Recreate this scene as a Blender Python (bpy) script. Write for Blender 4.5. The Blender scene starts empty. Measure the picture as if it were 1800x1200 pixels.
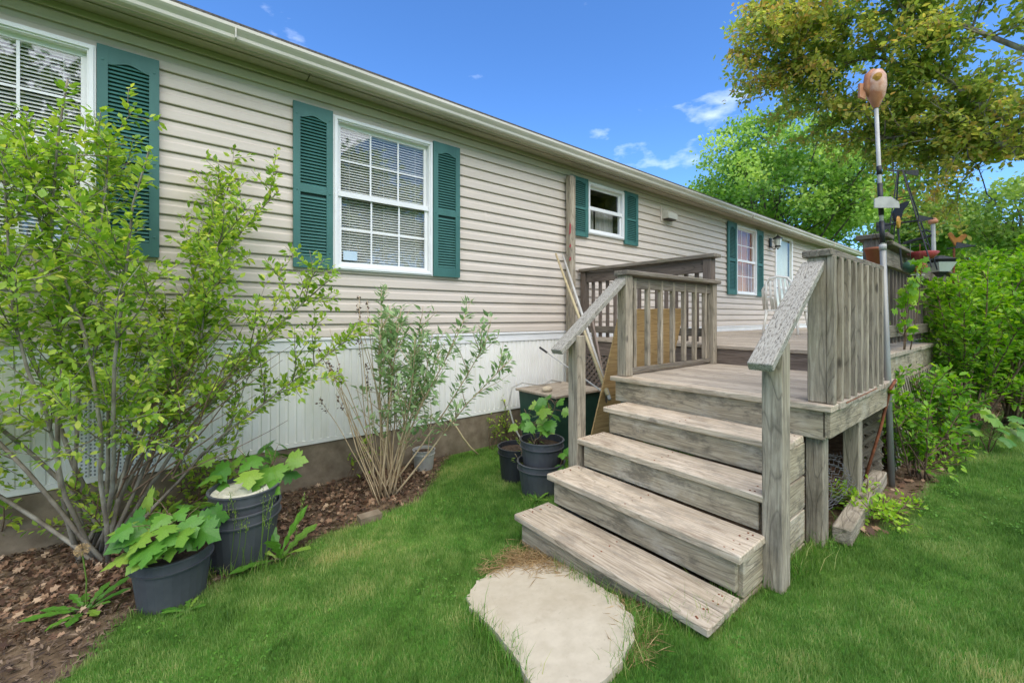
import bpy, bmesh, math, random
import numpy as np
from mathutils import Vector, Matrix

scene = bpy.context.scene
COL = scene.collection
rng = np.random.default_rng(7)
random.seed(7)

# ---------------------------------------------------------------- camera
# world: X runs along the house wall, Y towards the house, Z up; camera stands at the origin
F, HZ, EYE = 732.0, 557.0, 1.435
ALPHA = math.atan2(928.0, F)
SA, CA = math.sin(ALPHA), math.cos(ALPHA)
cam_d = bpy.data.cameras.new('camera'); cam = bpy.data.objects.new('camera', cam_d); COL.objects.link(cam)
cam_d.sensor_width = 36.0; cam_d.lens = F / 1800 * 36; cam_d.shift_y = -(600 - HZ) / 1800
cam_d.clip_start = 0.05; cam_d.clip_end = 2000
fw = Vector((CA, SA, 0)); rt = Vector((SA, -CA, 0)); up = Vector((0, 0, 1))
m = Matrix((rt, up, -fw)).transposed().to_4x4(); m.translation = (0, 0, EYE)
cam.matrix_world = m
scene.camera = cam

# ---------------------------------------------------------------- light
SUN_EL, SUN_AZ = math.radians(52), math.radians(250)       # azimuth: direction towards the sun, from +X ccw
wd = bpy.data.worlds.new('World'); scene.world = wd; wd.use_nodes = True
nt = wd.node_tree; nt.nodes.clear()
wout = nt.nodes.new('ShaderNodeOutputWorld'); bg = nt.nodes.new('ShaderNodeBackground')
sky = nt.nodes.new('ShaderNodeTexSky'); sky.sky_type = 'NISHITA'; sky.sun_disc = False
sky.sun_elevation = SUN_EL; sky.sun_rotation = math.pi / 2 - SUN_AZ
sky.air_density = 1.0; sky.dust_density = 0.35; sky.ozone_density = 5.0; sky.altitude = 1500
tc = nt.nodes.new('ShaderNodeTexCoord')
mp = nt.nodes.new('ShaderNodeMapping'); mp.inputs['Scale'].default_value = (2.6, 2.6, 6.5)
mp.inputs['Location'].default_value = (0.35, 0.1, 0.0)
ns = nt.nodes.new('ShaderNodeTexNoise'); ns.inputs['Scale'].default_value = 1.5; ns.inputs['Detail'].default_value = 7
ns.inputs['Roughness'].default_value = 0.55
rp = nt.nodes.new('ShaderNodeValToRGB'); rp.color_ramp.elements[0].position = 0.63; rp.color_ramp.elements[1].position = 0.86
rp.color_ramp.elements[0].color = (0, 0, 0, 1); rp.color_ramp.elements[1].color = (0.75, 0.75, 0.75, 1)
mx = nt.nodes.new('ShaderNodeMix'); mx.data_type = 'RGBA'
mx.inputs['B'].default_value = (8.5, 8.9, 9.6, 1)
L = nt.links.new
L(tc.outputs['Generated'], mp.inputs['Vector']); L(mp.outputs['Vector'], ns.inputs['Vector'])
L(ns.outputs['Fac'], rp.inputs['Fac']); L(rp.outputs['Color'], mx.inputs['Factor'])
hsv = nt.nodes.new('ShaderNodeHueSaturation'); hsv.inputs['Saturation'].default_value = 1.16; hsv.inputs['Value'].default_value = 1.22; hsv.inputs['Hue'].default_value = .504
L(sky.outputs['Color'], hsv.inputs['Color']); L(hsv.outputs['Color'], mx.inputs['A']); L(mx.outputs['Result'], bg.inputs['Color'])
bg.inputs['Strength'].default_value = 0.11
L(bg.outputs['Background'], wout.inputs['Surface'])
sd = bpy.data.lights.new('sun', 'SUN'); sd.energy = 2.5; sd.angle = math.radians(85); sd.color = (1, .93, .79)
so = bpy.data.objects.new('sun', sd); COL.objects.link(so)
to_sun = Vector((math.cos(SUN_EL) * math.cos(SUN_AZ), math.cos(SUN_EL) * math.sin(SUN_AZ), math.sin(SUN_EL)))
so.rotation_euler = to_sun.to_track_quat('Z', 'Y').to_euler()
scene.view_settings.view_transform = 'Standard'; scene.view_settings.look = 'None'
scene.view_settings.exposure = 1.27; scene.view_settings.gamma = 1.0
scene.view_settings.use_curve_mapping = False

# ---------------------------------------------------------------- pixel helpers (directions only)
def ray(x, y):
    u = (x - 900) / F; v = -(y - HZ) / F
    return rt * u + fw + up * v
def atY(x, y, Y):
    d = ray(x, y); t = Y / d.y; return Vector((d.x * t, Y, EYE + d.z * t))
def atX(x, y, X):
    d = ray(x, y); t = X / d.x; return Vector((X, d.y * t, EYE + d.z * t))
def atZ(x, y, Z):
    d = ray(x, y); t = (Z - EYE) / d.z; return Vector((d.x * t, d.y * t, Z))
GY = [-40, -15, -3, .4, .8, 1.4, 2.0, 3.0, 4.2, 8, 60]
GZ = [1.0, .45, .22, .16, .13, .05, .0, -.08, -.12, -.12, -.1]
def gz(Y): return np.interp(Y, GY, GZ)
def ground(x, y):
    Z = 0.0
    for _ in range(12):
        p = atZ(x, y, Z); Z = 0.5 * Z + 0.5 * float(gz(p.y))
    return Vector((p.x, p.y, float(gz(p.y))))

# ---------------------------------------------------------------- object helpers
WM = {}
def link(o, M=None, parent=None):
    COL.objects.link(o)
    M = M or Matrix.Identity(4)
    if parent is not None:
        o.parent = parent; o.matrix_parent_inverse = WM[parent.name].inverted()
    o.matrix_basis = M; WM[o.name] = M.copy()
    return o
def tag(o, label=None, cat=None, group=None, kind=None):
    if label: o['label'] = label
    if cat: o['category'] = cat
    if group: o['group'] = group
    if kind: o['kind'] = kind
    return o
def thing(name, label, cat, loc, group=None):
    o = bpy.data.objects.new(name, None); o.empty_display_size = .1
    return tag(link(o, Matrix.Translation(loc)), label, cat, group)
def mesh_obj(name, verts, faces, mat, parent=None, M=None, smooth=False):
    me = bpy.data.meshes.new(name); me.from_pydata([tuple(v) for v in verts], [], faces); me.update()
    if mat: me.materials.append(MAT[mat])
    if smooth: me.shade_smooth()
    return link(bpy.data.objects.new(name, me), M, parent)
def np_mesh(name, V, tris, mat, parent=None, rnd=None, smooth=False, M=None):
    """V (n,3), tris (m,3); fast path"""
    me = bpy.data.meshes.new(name)
    n, k = len(V), len(tris)
    me.vertices.add(n); me.vertices.foreach_set('co', np.ascontiguousarray(V, dtype=np.float32).ravel())
    me.loops.add(k * 3); me.loops.foreach_set('vertex_index', np.ascontiguousarray(tris, dtype=np.int32).ravel())
    me.polygons.add(k); me.polygons.foreach_set('loop_start', np.arange(0, k * 3, 3, dtype=np.int32))
    me.polygons.foreach_set('loop_total', np.full(k, 3, dtype=np.int32))
    if smooth: me.polygons.foreach_set('use_smooth', np.ones(k, dtype=bool))
    me.update(calc_edges=True)
    if rnd is not None:
        at = me.attributes.new('rnd', 'FLOAT', 'POINT'); at.data.foreach_set('value', np.ascontiguousarray(rnd, dtype=np.float32))
    me.materials.append(MAT[mat])
    return link(bpy.data.objects.new(name, me), M, parent)
_box_cache = {}
def box_mesh(l, w, h, mat, bev=.004, jit=0.0):
    key = (round(l, 3), round(w, 3), round(h, 3), mat, bev) if not jit else None
    if key and key in _box_cache: return _box_cache[key]
    bm = bmesh.new(); bmesh.ops.create_cube(bm, size=1)
    for v in bm.verts:
        v.co = Vector((v.co.x * l, v.co.y * w, v.co.z * h)) + Vector([random.uniform(-jit, jit) for _ in range(3)])
    if bev: bmesh.ops.bevel(bm, geom=bm.edges[:], offset=min(bev, .3 * min(l, w, h)), segments=1, affect='EDGES', profile=.5)
    me = bpy.data.meshes.new('board'); bm.to_mesh(me); bm.free(); me.materials.append(MAT[mat])
    if key: _box_cache[key] = me
    return me
def beam(name, p0, p1, w, h, mat, parent=None, upv=(0, 0, 1), bev=.004, jit=0.0):
    """box of length |p1-p0|, local X along it, width w across, height h along upv"""
    p0, p1 = Vector(p0), Vector(p1); x = (p1 - p0); l = x.length; x.normalize()
    z = Vector(upv); z = (z - x * z.dot(x)).normalized(); y = z.cross(x)
    M = Matrix((x, y, z)).transposed().to_4x4(); M.translation = (p0 + p1) / 2
    return link(bpy.data.objects.new(name, box_mesh(l, w, h, mat, bev, jit)), M, parent)
def slab(name, x0, x1, y0, y1, z0, z1, mat, parent=None, along='x', bev=.004, jit=0.0):
    """axis-aligned board; local X is its length direction"""
    c = Vector(((x0 + x1) / 2, (y0 + y1) / 2, (z0 + z1) / 2))
    if along == 'x': p0, p1, w, h, u = (x0, c.y, c.z), (x1, c.y, c.z), y1 - y0, z1 - z0, (0, 0, 1)
    elif along == 'y': p0, p1, w, h, u = (c.x, y0, c.z), (c.x, y1, c.z), x1 - x0, z1 - z0, (0, 0, 1)
    else: p0, p1, w, h, u = (c.x, c.y, z0), (c.x, c.y, z1), y1 - y0, x1 - x0, (1, 0, 0)
    return beam(name, p0, p1, w, h, mat, parent, u, bev, jit)
class Geo:
    """collects tubes, lathes and loose faces into one mesh"""
    def __init__(s): s.v = []; s.f = []
    def tube(s, pts, rad, n=6, cap=True):
        pts = [Vector(p) for p in pts]
        if not hasattr(rad, '__len__'): rad = [rad] * len(pts)
        b = len(s.v); ref = Vector((.31, .77, .55))
        for i, p in enumerate(pts):
            t = (pts[min(i + 1, len(pts) - 1)] - pts[max(i - 1, 0)])
            t = t.normalized() if t.length > 1e-9 else Vector((0, 0, 1))
            a = t.cross(ref)
            if a.length < .05: a = t.cross(Vector((1, 0, 0)))
            a.normalize(); c = t.cross(a)
            for k in range(n):
                an = 2 * math.pi * k / n
                s.v.append(p + (a * math.cos(an) + c * math.sin(an)) * rad[i])
        for i in range(len(pts) - 1):
            for k in range(n):
                q = b + i * n; s.f.append((q + k, q + (k + 1) % n, q + n + (k + 1) % n, q + n + k))
        if cap:
            s.f.append(tuple(range(b + n - 1, b - 1, -1))); e = b + (len(pts) - 1) * n; s.f.append(tuple(range(e, e + n)))
        return s
    def lathe(s, prof, c=(0, 0, 0), n=24, sx=1, sy=1):
        b = len(s.v); c = Vector(c)
        for r, z in prof:
            for k in range(n):
                an = 2 * math.pi * k / n; s.v.append(c + Vector((r * sx * math.cos(an), r * sy * math.sin(an), z)))
        for i in range(len(prof) - 1):
            for k in range(n):
                q = b + i * n; s.f.append((q + k, q + (k + 1) % n, q + n + (k + 1) % n, q + n + k))
        return s
    def box(s, a, b):
        i = len(s.v); (x0, y0, z0), (x1, y1, z1) = a, b
        s.v += [Vector(p) for p in ((x0,y0,z0),(x1,y0,z0),(x1,y1,z0),(x0,y1,z0),(x0,y0,z1),(x1,y0,z1),(x1,y1,z1),(x0,y1,z1))]
        s.f += [tuple(i + k for k in q) for q in ((0,3,2,1),(4,5,6,7),(0,1,5,4),(1,2,6,5),(2,3,7,6),(3,0,4,7))]
        return s
    def plate(s, pts, d):
        """flat outline pts (3D, planar) given thickness vector d"""
        i = len(s.v); n = len(pts); d = Vector(d)
        s.v += [Vector(p) for p in pts] + [Vector(p) + d for p in pts]
        s.f.append(tuple(i + k for k in range(n))[::-1]); s.f.append(tuple(i + n + k for k in range(n)))
        for k in range(n): s.f.append((i + k, i + (k + 1) % n, i + n + (k + 1) % n, i + n + k))
        return s
    def build(s, name, mat, parent=None, smooth=False, M=None):
        return mesh_obj(name, s.v, s.f, mat, parent, M, smooth)

# ---------------------------------------------------------------- materials
MAT = {}
def newmat(name):
    mt = bpy.data.materials.new(name); mt.use_nodes = True; t = mt.node_tree; t.nodes.clear()
    o = t.nodes.new('ShaderNodeOutputMaterial'); MAT[name] = mt
    return t, o
def N(t, typ, **kw):
    n = t.nodes.new(typ)
    for k, v in kw.items():
        if k in n.inputs: n.inputs[k].default_value = v
        else: setattr(n, k, v)
    return n
def ramp(t, stops):
    r = t.nodes.new('ShaderNodeValToRGB'); cr = r.color_ramp
    while len(cr.elements) < len(stops): cr.elements.new(.5)
    for e, (p, c) in zip(cr.elements, stops): e.position = p; e.color = (*c, 1) if len(c) == 3 else c
    return r
def srgb(r, g, b):
    f = lambda c: (c / 255 / 12.92) if c <= 10 else ((c / 255 + .055) / 1.055) ** 2.4
    return (f(r), f(g), f(b))
def noise_mat(name, c0, c1, scale=6, rough=.6, bump=.2, stretch=(1, 1, 1), detail=6, spec=.4, extra=None, coord='Object', metal=0.0, dist=.01, lo=.35, hi=.65):
    t, o = newmat(name); p = N(t, 'ShaderNodeBsdfPrincipled', Roughness=rough, Metallic=metal)
    p.inputs['Specular IOR Level'].default_value = spec
    tc = N(t, 'ShaderNodeTexCoord'); mp = N(t, 'ShaderNodeMapping'); mp.inputs['Scale'].default_value = stretch
    oi = N(t, 'ShaderNodeObjectInfo'); mul = N(t, 'ShaderNodeMath', operation='MULTIPLY'); mul.inputs[1].default_value = 37.0
    t.links.new(oi.outputs['Random'], mul.inputs[0]); t.links.new(mul.outputs[0], mp.inputs['Location'])
    n = N(t, 'ShaderNodeTexNoise', Scale=scale, Detail=detail, Roughness=.6)
    r = ramp(t, [(lo, c0), (hi, c1)])
    t.links.new(tc.outputs[coord], mp.inputs['Vector']); t.links.new(mp.outputs['Vector'], n.inputs['Vector'])
    t.links.new(n.outputs['Fac'], r.inputs['Fac'])
    last = r.outputs['Color']
    if extra:                                  # stains: (scale, lo, hi, colour, amount)
        for (es, elo, ehi, ec, am, est) in extra:
            m2 = N(t, 'ShaderNodeMapping'); m2.inputs['Scale'].default_value = est
            t.links.new(mul.outputs[0], m2.inputs['Location'])
            n2 = N(t, 'ShaderNodeTexNoise', Scale=es, Detail=5, Roughness=.65)
            r2 = ramp(t, [(elo, (0, 0, 0)), (ehi, (am, am, am))])
            mxx = N(t, 'ShaderNodeMix', data_type='RGBA'); mxx.inputs['B'].default_value = (*ec, 1)
            t.links.new(tc.outputs[coord], m2.inputs['Vector']); t.links.new(m2.outputs['Vector'], n2.inputs['Vector'])
            t.links.new(n2.outputs['Fac'], r2.inputs['Fac']); t.links.new(r2.outputs['Color'], mxx.inputs['Factor'])
            t.links.new(last, mxx.inputs['A']); last = mxx.outputs['Result']
    t.links.new(last, p.inputs['Base Color'])
    if bump:
        b = N(t, 'ShaderNodeBump', Strength=bump, Distance=dist)
        t.links.new(n.outputs['Fac'], b.inputs['Height']); t.links.new(b.outputs['Normal'], p.inputs['Normal'])
    t.links.new(p.outputs['BSDF'], o.inputs['Surface'])
    return MAT[name]
def wood_mat(name, dark, mid, light, stain=(.18, .17, .15), stain_am=.6, white=None, green=0.0, wear=None):
    """weathered board: long grain lines, growth-ring waves, blotches; grain runs along local X"""
    t, o = newmat(name); lk = t.links.new
    p = N(t, 'ShaderNodeBsdfPrincipled', Roughness=.85); p.inputs['Specular IOR Level'].default_value = .25
    tc = N(t, 'ShaderNodeTexCoord'); oi = N(t, 'ShaderNodeObjectInfo')
    mul = N(t, 'ShaderNodeMath', operation='MULTIPLY'); mul.inputs[1].default_value = 53.0; lk(oi.outputs['Random'], mul.inputs[0])
    mp = N(t, 'ShaderNodeMapping'); mp.inputs['Scale'].default_value = (1.1, 16, 16)
    lk(mul.outputs[0], mp.inputs['Location']); lk(tc.outputs['Object'], mp.inputs['Vector'])
    n1 = N(t, 'ShaderNodeTexNoise', Scale=3.2, Detail=8, Roughness=.7); n1.inputs['Distortion'].default_value = .6
    lk(mp.outputs['Vector'], n1.inputs['Vector'])
    mpw = N(t, 'ShaderNodeMapping'); mpw.inputs['Scale'].default_value = (.55, 5.5, 5.5)
    lk(mul.outputs[0], mpw.inputs['Location']); lk(tc.outputs['Object'], mpw.inputs['Vector'])
    nw = N(t, 'ShaderNodeTexNoise', Scale=1.6, Detail=1.5, Roughness=.4); lk(mpw.outputs['Vector'], nw.inputs['Vector'])
    ms = N(t, 'ShaderNodeMath', operation='MULTIPLY'); ms.inputs[1].default_value = 15.0; lk(nw.outputs['Fac'], ms.inputs[0])
    fr = N(t, 'ShaderNodeMath', operation='FRACT'); lk(ms.outputs[0], fr.inputs[0])          # contour lines of a stretched field = growth rings
    rr = ramp(t, [(0, (1, 1, 1)), (.10, (.25, .25, .25)), (.32, (0, 0, 0)), (.9, (.15, .15, .15)), (1, (1, 1, 1))]); lk(fr.outputs[0], rr.inputs['Fac'])
    r1 = ramp(t, [(.28, dark), (.5, mid), (.72, light)]); lk(n1.outputs['Fac'], r1.inputs['Fac'])
    mr = N(t, 'ShaderNodeMix', data_type='RGBA'); mr.inputs['B'].default_value = (*[c * .62 for c in dark], 1)
    sc = N(t, 'ShaderNodeMath', operation='MULTIPLY'); sc.inputs[1].default_value = .55
    lk(rr.outputs['Color'], sc.inputs[0]); lk(sc.outputs[0], mr.inputs['Factor']); lk(r1.outputs['Color'], mr.inputs['A'])
    last = mr.outputs['Result']
    mp3 = N(t, 'ShaderNodeMapping'); mp3.inputs['Scale'].default_value = (1, 2.2, 2.2); lk(mul.outputs[0], mp3.inputs['Location']); lk(tc.outputs['Object'], mp3.inputs['Vector'])
    n3 = N(t, 'ShaderNodeTexNoise', Scale=3.0, Detail=6, Roughness=.7); lk(mp3.outputs['Vector'], n3.inputs['Vector'])
    r3 = ramp(t, [(.50, (0, 0, 0)), (.72, (stain_am,) * 3)]); lk(n3.outputs['Fac'], r3.inputs['Fac'])
    m3 = N(t, 'ShaderNodeMix', data_type='RGBA'); m3.inputs['B'].default_value = (*stain, 1)
    lk(r3.outputs['Color'], m3.inputs['Factor']); lk(last, m3.inputs['A']); last = m3.outputs['Result']
    # knots: sparse dark ovals
    mpk = N(t, 'ShaderNodeMapping'); mpk.inputs['Scale'].default_value = (2.2, 6, 6); lk(mul.outputs[0], mpk.inputs['Location']); lk(tc.outputs['Object'], mpk.inputs['Vector'])
    vk = N(t, 'ShaderNodeTexVoronoi', Scale=1.0); lk(mpk.outputs['Vector'], vk.inputs['Vector'])
    rk = ramp(t, [(.05, (.8, .8, .8)), (.10, (0, 0, 0))]); lk(vk.outputs['Distance'], rk.inputs['Fac'])
    mk = N(t, 'ShaderNodeMix', data_type='RGBA'); mk.inputs['B'].default_value = (.06, .05, .04, 1)
    lk(rk.outputs['Color'], mk.inputs['Factor']); lk(last, mk.inputs['A']); last = mk.outputs['Result']
    if green:
        ng = N(t, 'ShaderNodeTexNoise', Scale=2.3, Detail=4); lk(mp3.outputs['Vector'], ng.inputs['Vector'])
        rg = ramp(t, [(.55, (0, 0, 0)), (.75, (green,) * 3)]); lk(ng.outputs['Fac'], rg.inputs['Fac'])
        mg = N(t, 'ShaderNodeMix', data_type='RGBA'); mg.inputs['B'].default_value = (.16, .17, .05, 1)
        lk(rg.outputs['Color'], mg.inputs['Factor']); lk(last, mg.inputs['A']); last = mg.outputs['Result']
    if white:                                  # flaking white paint
        mp4 = N(t, 'ShaderNodeMapping'); mp4.inputs['Scale'].default_value = (18, 90, 90); lk(mul.outputs[0], mp4.inputs['Location']); lk(tc.outputs['Object'], mp4.inputs['Vector'])
        n4 = N(t, 'ShaderNodeTexNoise', Scale=2.0, Detail=7, Roughness=.75); lk(mp4.outputs['Vector'], n4.inputs['Vector'])
        r4 = ramp(t, [(.41, (.0,) * 3), (.50, (.85,) * 3)]); lk(n4.outputs['Fac'], r4.inputs['Fac'])
        m4 = N(t, 'ShaderNodeMix', data_type='RGBA'); m4.inputs['B'].default_value = (*white, 1)
        lk(r4.outputs['Color'], m4.inputs['Factor']); lk(last, m4.inputs['A']); last = m4.outputs['Result']
    if wear:
        nq = N(t, 'ShaderNodeTexNoise', Scale=4.5, Detail=8, Roughness=.75); lk(mp3.outputs['Vector'], nq.inputs['Vector'])
        rq = ramp(t, [(.52, (0, 0, 0)), (.62, (.75, .75, .75))]); lk(nq.outputs['Fac'], rq.inputs['Fac'])
        mq = N(t, 'ShaderNodeMix', data_type='RGBA'); mq.inputs['B'].default_value = (*wear, 1); lk(rq.outputs['Color'], mq.inputs['Factor']); lk(last, mq.inputs['A']); last = mq.outputs['Result']
    hv = N(t, 'ShaderNodeHueSaturation'); mr_ = N(t, 'ShaderNodeMapRange'); mr_.inputs['To Min'].default_value = .80; mr_.inputs['To Max'].default_value = 1.12
    lk(oi.outputs['Random'], mr_.inputs['Value']); lk(mr_.outputs['Result'], hv.inputs['Value']); lk(last, hv.inputs['Color']); last = hv.outputs['Color']
    lk(last, p.inputs['Base Color'])
    ad = N(t, 'ShaderNodeMath', operation='SUBTRACT'); lk(n1.outputs['Fac'], ad.inputs[0]); lk(sc.outputs[0], ad.inputs[1])
    b = N(t, 'ShaderNodeBump', Strength=.55, Distance=.006); lk(ad.outputs[0], b.inputs['Height'])
    lk(b.outputs['Normal'], p.inputs['Normal']); lk(p.outputs['BSDF'], o.inputs['Surface'])
def leaf_mat(name, stops, trans=.35, rough=.5):
    t, o = newmat(name); lk = t.links.new
    at = N(t, 'ShaderNodeAttribute', attribute_name='rnd'); r = ramp(t, stops); lk(at.outputs['Fac'], r.inputs['Fac'])
    p = N(t, 'ShaderNodeBsdfPrincipled', Roughness=rough); p.inputs['Specular IOR Level'].default_value = .35
    tr = N(t, 'ShaderNodeBsdfTranslucent')
    lk(r.outputs['Color'], p.inputs['Base Color'])
    hs = N(t, 'ShaderNodeHueSaturation', Saturation=1.1, Value=1.25); lk(r.outputs['Color'], hs.inputs['Color']); lk(hs.outputs['Color'], tr.inputs['Color'])
    mxs = N(t, 'ShaderNodeMixShader'); mxs.inputs['Fac'].default_value = trans
    lk(p.outputs['BSDF'], mxs.inputs[1]); lk(tr.outputs['BSDF'], mxs.inputs[2]); lk(mxs.outputs['Shader'], o.inputs['Surface'])
def leaf_obj_mat(name, stops):
    """for single leaves that are objects: the object's random picks the tint"""
    t, o = newmat(name); lk = t.links.new
    oi = N(t, 'ShaderNodeObjectInfo'); r = ramp(t, stops); lk(oi.outputs['Random'], r.inputs['Fac'])
    tc = N(t, 'ShaderNodeTexCoord'); n = N(t, 'ShaderNodeTexNoise', Scale=30, Detail=3); lk(tc.outputs['Object'], n.inputs['Vector'])
    mm = N(t, 'ShaderNodeMix', data_type='RGBA', blend_type='MULTIPLY'); rr = ramp(t, [(.3, (.72, .75, .7)), (.7, (1.1, 1.1, 1.05))])
    lk(n.outputs['Fac'], rr.inputs['Fac']); mm.inputs['Factor'].default_value = 1; lk(r.outputs['Color'], mm.inputs['A']); lk(rr.outputs['Color'], mm.inputs['B'])
    p = N(t, 'ShaderNodeBsdfPrincipled', Roughness=.45); tr = N(t, 'ShaderNodeBsdfTranslucent')
    lk(mm.outputs['Result'], p.inputs['Base Color']); lk(mm.outputs['Result'], tr.inputs['Color'])
    mxs = N(t, 'ShaderNodeMixShader'); mxs.inputs['Fac'].default_value = .35
    lk(p.outputs['BSDF'], mxs.inputs[1]); lk(tr.outputs['BSDF'], mxs.inputs[2]); lk(mxs.outputs['Shader'], o.inputs['Surface'])

T1c, T2c, T3c = srgb(156, 138, 114), srgb(200, 183, 158), srgb(222, 208, 186)
wood_mat('tread_wood', T1c, T2c, T3c, stain=srgb(118, 98, 78), stain_am=.75, wear=srgb(160, 148, 130))
wood_mat('post_wood', srgb(114, 104, 90), srgb(160, 148, 128), srgb(192, 180, 160), stain=srgb(84, 78, 68), stain_am=.65, green=.2)
wood_mat('riser_wood', srgb(122, 111, 92), srgb(165, 151, 126), srgb(198, 184, 158), stain=srgb(196, 186, 168), stain_am=.75, wear=srgb(108, 100, 86))
wood_mat('rail_wood', srgb(92, 84, 74), srgb(128, 118, 104), srgb(158, 148, 132), stain=srgb(76, 70, 62), stain_am=.5, green=.3)
wood_mat('brown_wood', srgb(96, 84, 74), srgb(124, 110, 98), srgb(146, 132, 118), stain=srgb(82, 72, 64), stain_am=.45)
wood_mat('flaking_wood', srgb(86, 80, 70), srgb(116, 108, 95), srgb(142, 134, 119), stain=srgb(60, 56, 50), stain_am=.3, white=srgb(186, 180, 166))
wood_mat('deck_wood', srgb(140, 127, 110), srgb(174, 161, 142), srgb(196, 184, 166), stain=srgb(120, 106, 92), stain_am=.4)
wood_mat('plywood', srgb(172, 138, 90), srgb(194, 160, 110), srgb(206, 176, 126), stain=srgb(196, 160, 106), stain_am=.3)
noise_mat('siding_vinyl', srgb(196, 184, 170), srgb(206, 194, 180), scale=2.0, rough=.5, bump=.04, stretch=(.5, 6, 6), spec=.35,
          extra=[(.7, .56, .80, srgb(166, 156, 136), .45, (1, 1, .25)), (1.1, .62, .85, srgb(158, 154, 116), .35, (2.2, 1, .15))])
noise_mat('soffit_vinyl', srgb(180, 171, 152), srgb(160, 153, 134), scale=3.0, rough=.5, bump=.03, stretch=(.4, 3, 3))
noise_mat('gutter_paint', srgb(206, 200, 186), srgb(182, 178, 162), scale=2.2, rough=.4, bump=.03, stretch=(.5, 3, 4))
noise_mat('white_vinyl', srgb(236, 234, 227), srgb(226, 224, 216), scale=3, rough=.42, bump=.02,
          extra=[(1.1, .55, .80, srgb(190, 192, 162), .55, (1.2, 1, .35))])
noise_mat('white_frame', srgb(232, 232, 230), srgb(222, 222, 220), scale=4, rough=.38, bump=.0)
noise_mat('shutter_green', srgb(52, 98, 92), srgb(64, 112, 105), scale=4, rough=.55, bump=.02, stretch=(1, 1, .5))
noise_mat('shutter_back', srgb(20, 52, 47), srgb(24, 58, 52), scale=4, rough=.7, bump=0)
noise_mat('blind_slat', srgb(222, 220, 212), srgb(212, 210, 200), scale=4, rough=.5, bump=0)
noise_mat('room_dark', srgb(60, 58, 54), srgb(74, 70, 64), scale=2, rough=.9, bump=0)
noise_mat('room_brown', srgb(176, 112, 66), srgb(206, 142, 92), scale=2, rough=.9, bump=0, stretch=(8, 1, .6))
noise_mat('curtain', srgb(150, 148, 140), srgb(182, 180, 172), scale=3, rough=.9, bump=.1, stretch=(9, 9, .4))
noise_mat('foundation', srgb(112, 98, 80), srgb(140, 126, 106), scale=9, rough=.95, bump=.5, extra=[(2.0, .5, .7, srgb(90, 80, 64), .7, (1, 1, 1))])
noise_mat('shingle', srgb(70, 66, 60), srgb(104, 98, 90), scale=60, rough=.95, bump=.4)
noise_mat('concrete', srgb(188, 176, 152), srgb(200, 188, 164), scale=14, rough=.9, bump=.25, dist=.004, extra=[(1.6, .45, .80, srgb(160, 144, 116), .6, (1, 1, 1)), (9, .6, .8, srgb(150, 134, 108), .4, (1, 1, 1)), (50, .62, .72, srgb(150, 140, 122), .5, (1, 1, 1))])
noise_mat('soil', srgb(88, 72, 54), srgb(124, 106, 82), scale=12, rough=1, bump=.8, dist=.03)
noise_mat('pot_plastic', srgb(62, 64, 68), srgb(80, 82, 85), scale=5, rough=.5, bump=.04, extra=[(3, .5, .75, srgb(100, 102, 100), .45, (1, 1, .5))])
noise_mat('pot_black', srgb(34, 35, 38), srgb(48, 49, 52), scale=5, rough=.5, bump=.03)
noise_mat('potting_soil', srgb(52, 42, 34), srgb(78, 64, 50), scale=30, rough=1, bump=.8)
noise_mat('dry_moss', srgb(170, 168, 148), srgb(200, 196, 176), scale=22, rough=1, bump=.6)
noise_mat('terracotta', srgb(132, 72, 46), srgb(156, 94, 66), scale=8, rough=.8, bump=.1)
noise_mat('zinc', srgb(150, 148, 142), srgb(178, 176, 168), scale=7, rough=.55, bump=.05)
noise_mat('box_green', srgb(26, 56, 46), srgb(38, 72, 60), scale=5, rough=.5, bump=.05)
noise_mat('steel_tube', srgb(128, 128, 122), srgb(150, 150, 144), scale=5, rough=.45, metal=.3, bump=.02, stretch=(1, 1, .3))
noise_mat('pole_white', srgb(186, 184, 176), srgb(160, 158, 150), scale=6, rough=.45, bump=.02)
noise_mat('pole_tan', srgb(186, 172, 134), srgb(160, 144, 108), scale=6, rough=.5, bump=.03)
noise_mat('black_paint', srgb(28, 28, 30), srgb(42, 41, 42), scale=8, rough=.5, bump=.05)
noise_mat('rust', srgb(96, 54, 36), srgb(140, 84, 52), scale=18, rough=.9, bump=.3)
noise_mat('rust_gold', srgb(176, 120, 52), srgb(150, 96, 44), scale=14, rough=.8, bump=.2)
noise_mat('gourd', srgb(160, 100, 66), srgb(186, 128, 92), scale=9, rough=.55, bump=.1, extra=[(5, .55, .75, srgb(236, 214, 194), .7, (1, 1, 1))])
noise_mat('yellow_paint', srgb(186, 140, 40), srgb(164, 112, 30), scale=9, rough=.6, bump=0)
noise_mat('red_paint', srgb(140, 46, 50), srgb(160, 66, 66), scale=7, rough=.4, bump=0)
noise_mat('green_glass', srgb(52, 84, 70), srgb(78, 106, 90), scale=7, rough=.25, bump=0)
noise_mat('wire', srgb(128, 126, 130), srgb(150, 148, 150), scale=9, rough=.5, metal=.5, bump=0)
noise_mat('resin_white', srgb(226, 224, 214), srgb(214, 210, 196), scale=5, rough=.4, bump=0)
noise_mat('bark_grey', srgb(104, 94, 80), srgb(150, 140, 124), scale=16, rough=.95, bump=.6, stretch=(1, 1, .5), extra=[(5, .5, .65, srgb(176, 172, 156), .5, (1, 1, 1))])
noise_mat('bark_twig', srgb(92, 72, 56), srgb(128, 106, 84), scale=16, rough=.95, bump=.3)
noise_mat('bark_dark', srgb(70, 62, 54), srgb(100, 92, 82), scale=12, rough=.95, bump=.6, stretch=(1, 1, .4))
noise_mat('dry_stem', srgb(160, 138, 106), srgb(186, 164, 132), scale=12, rough=.9, bump=.2)
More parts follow.
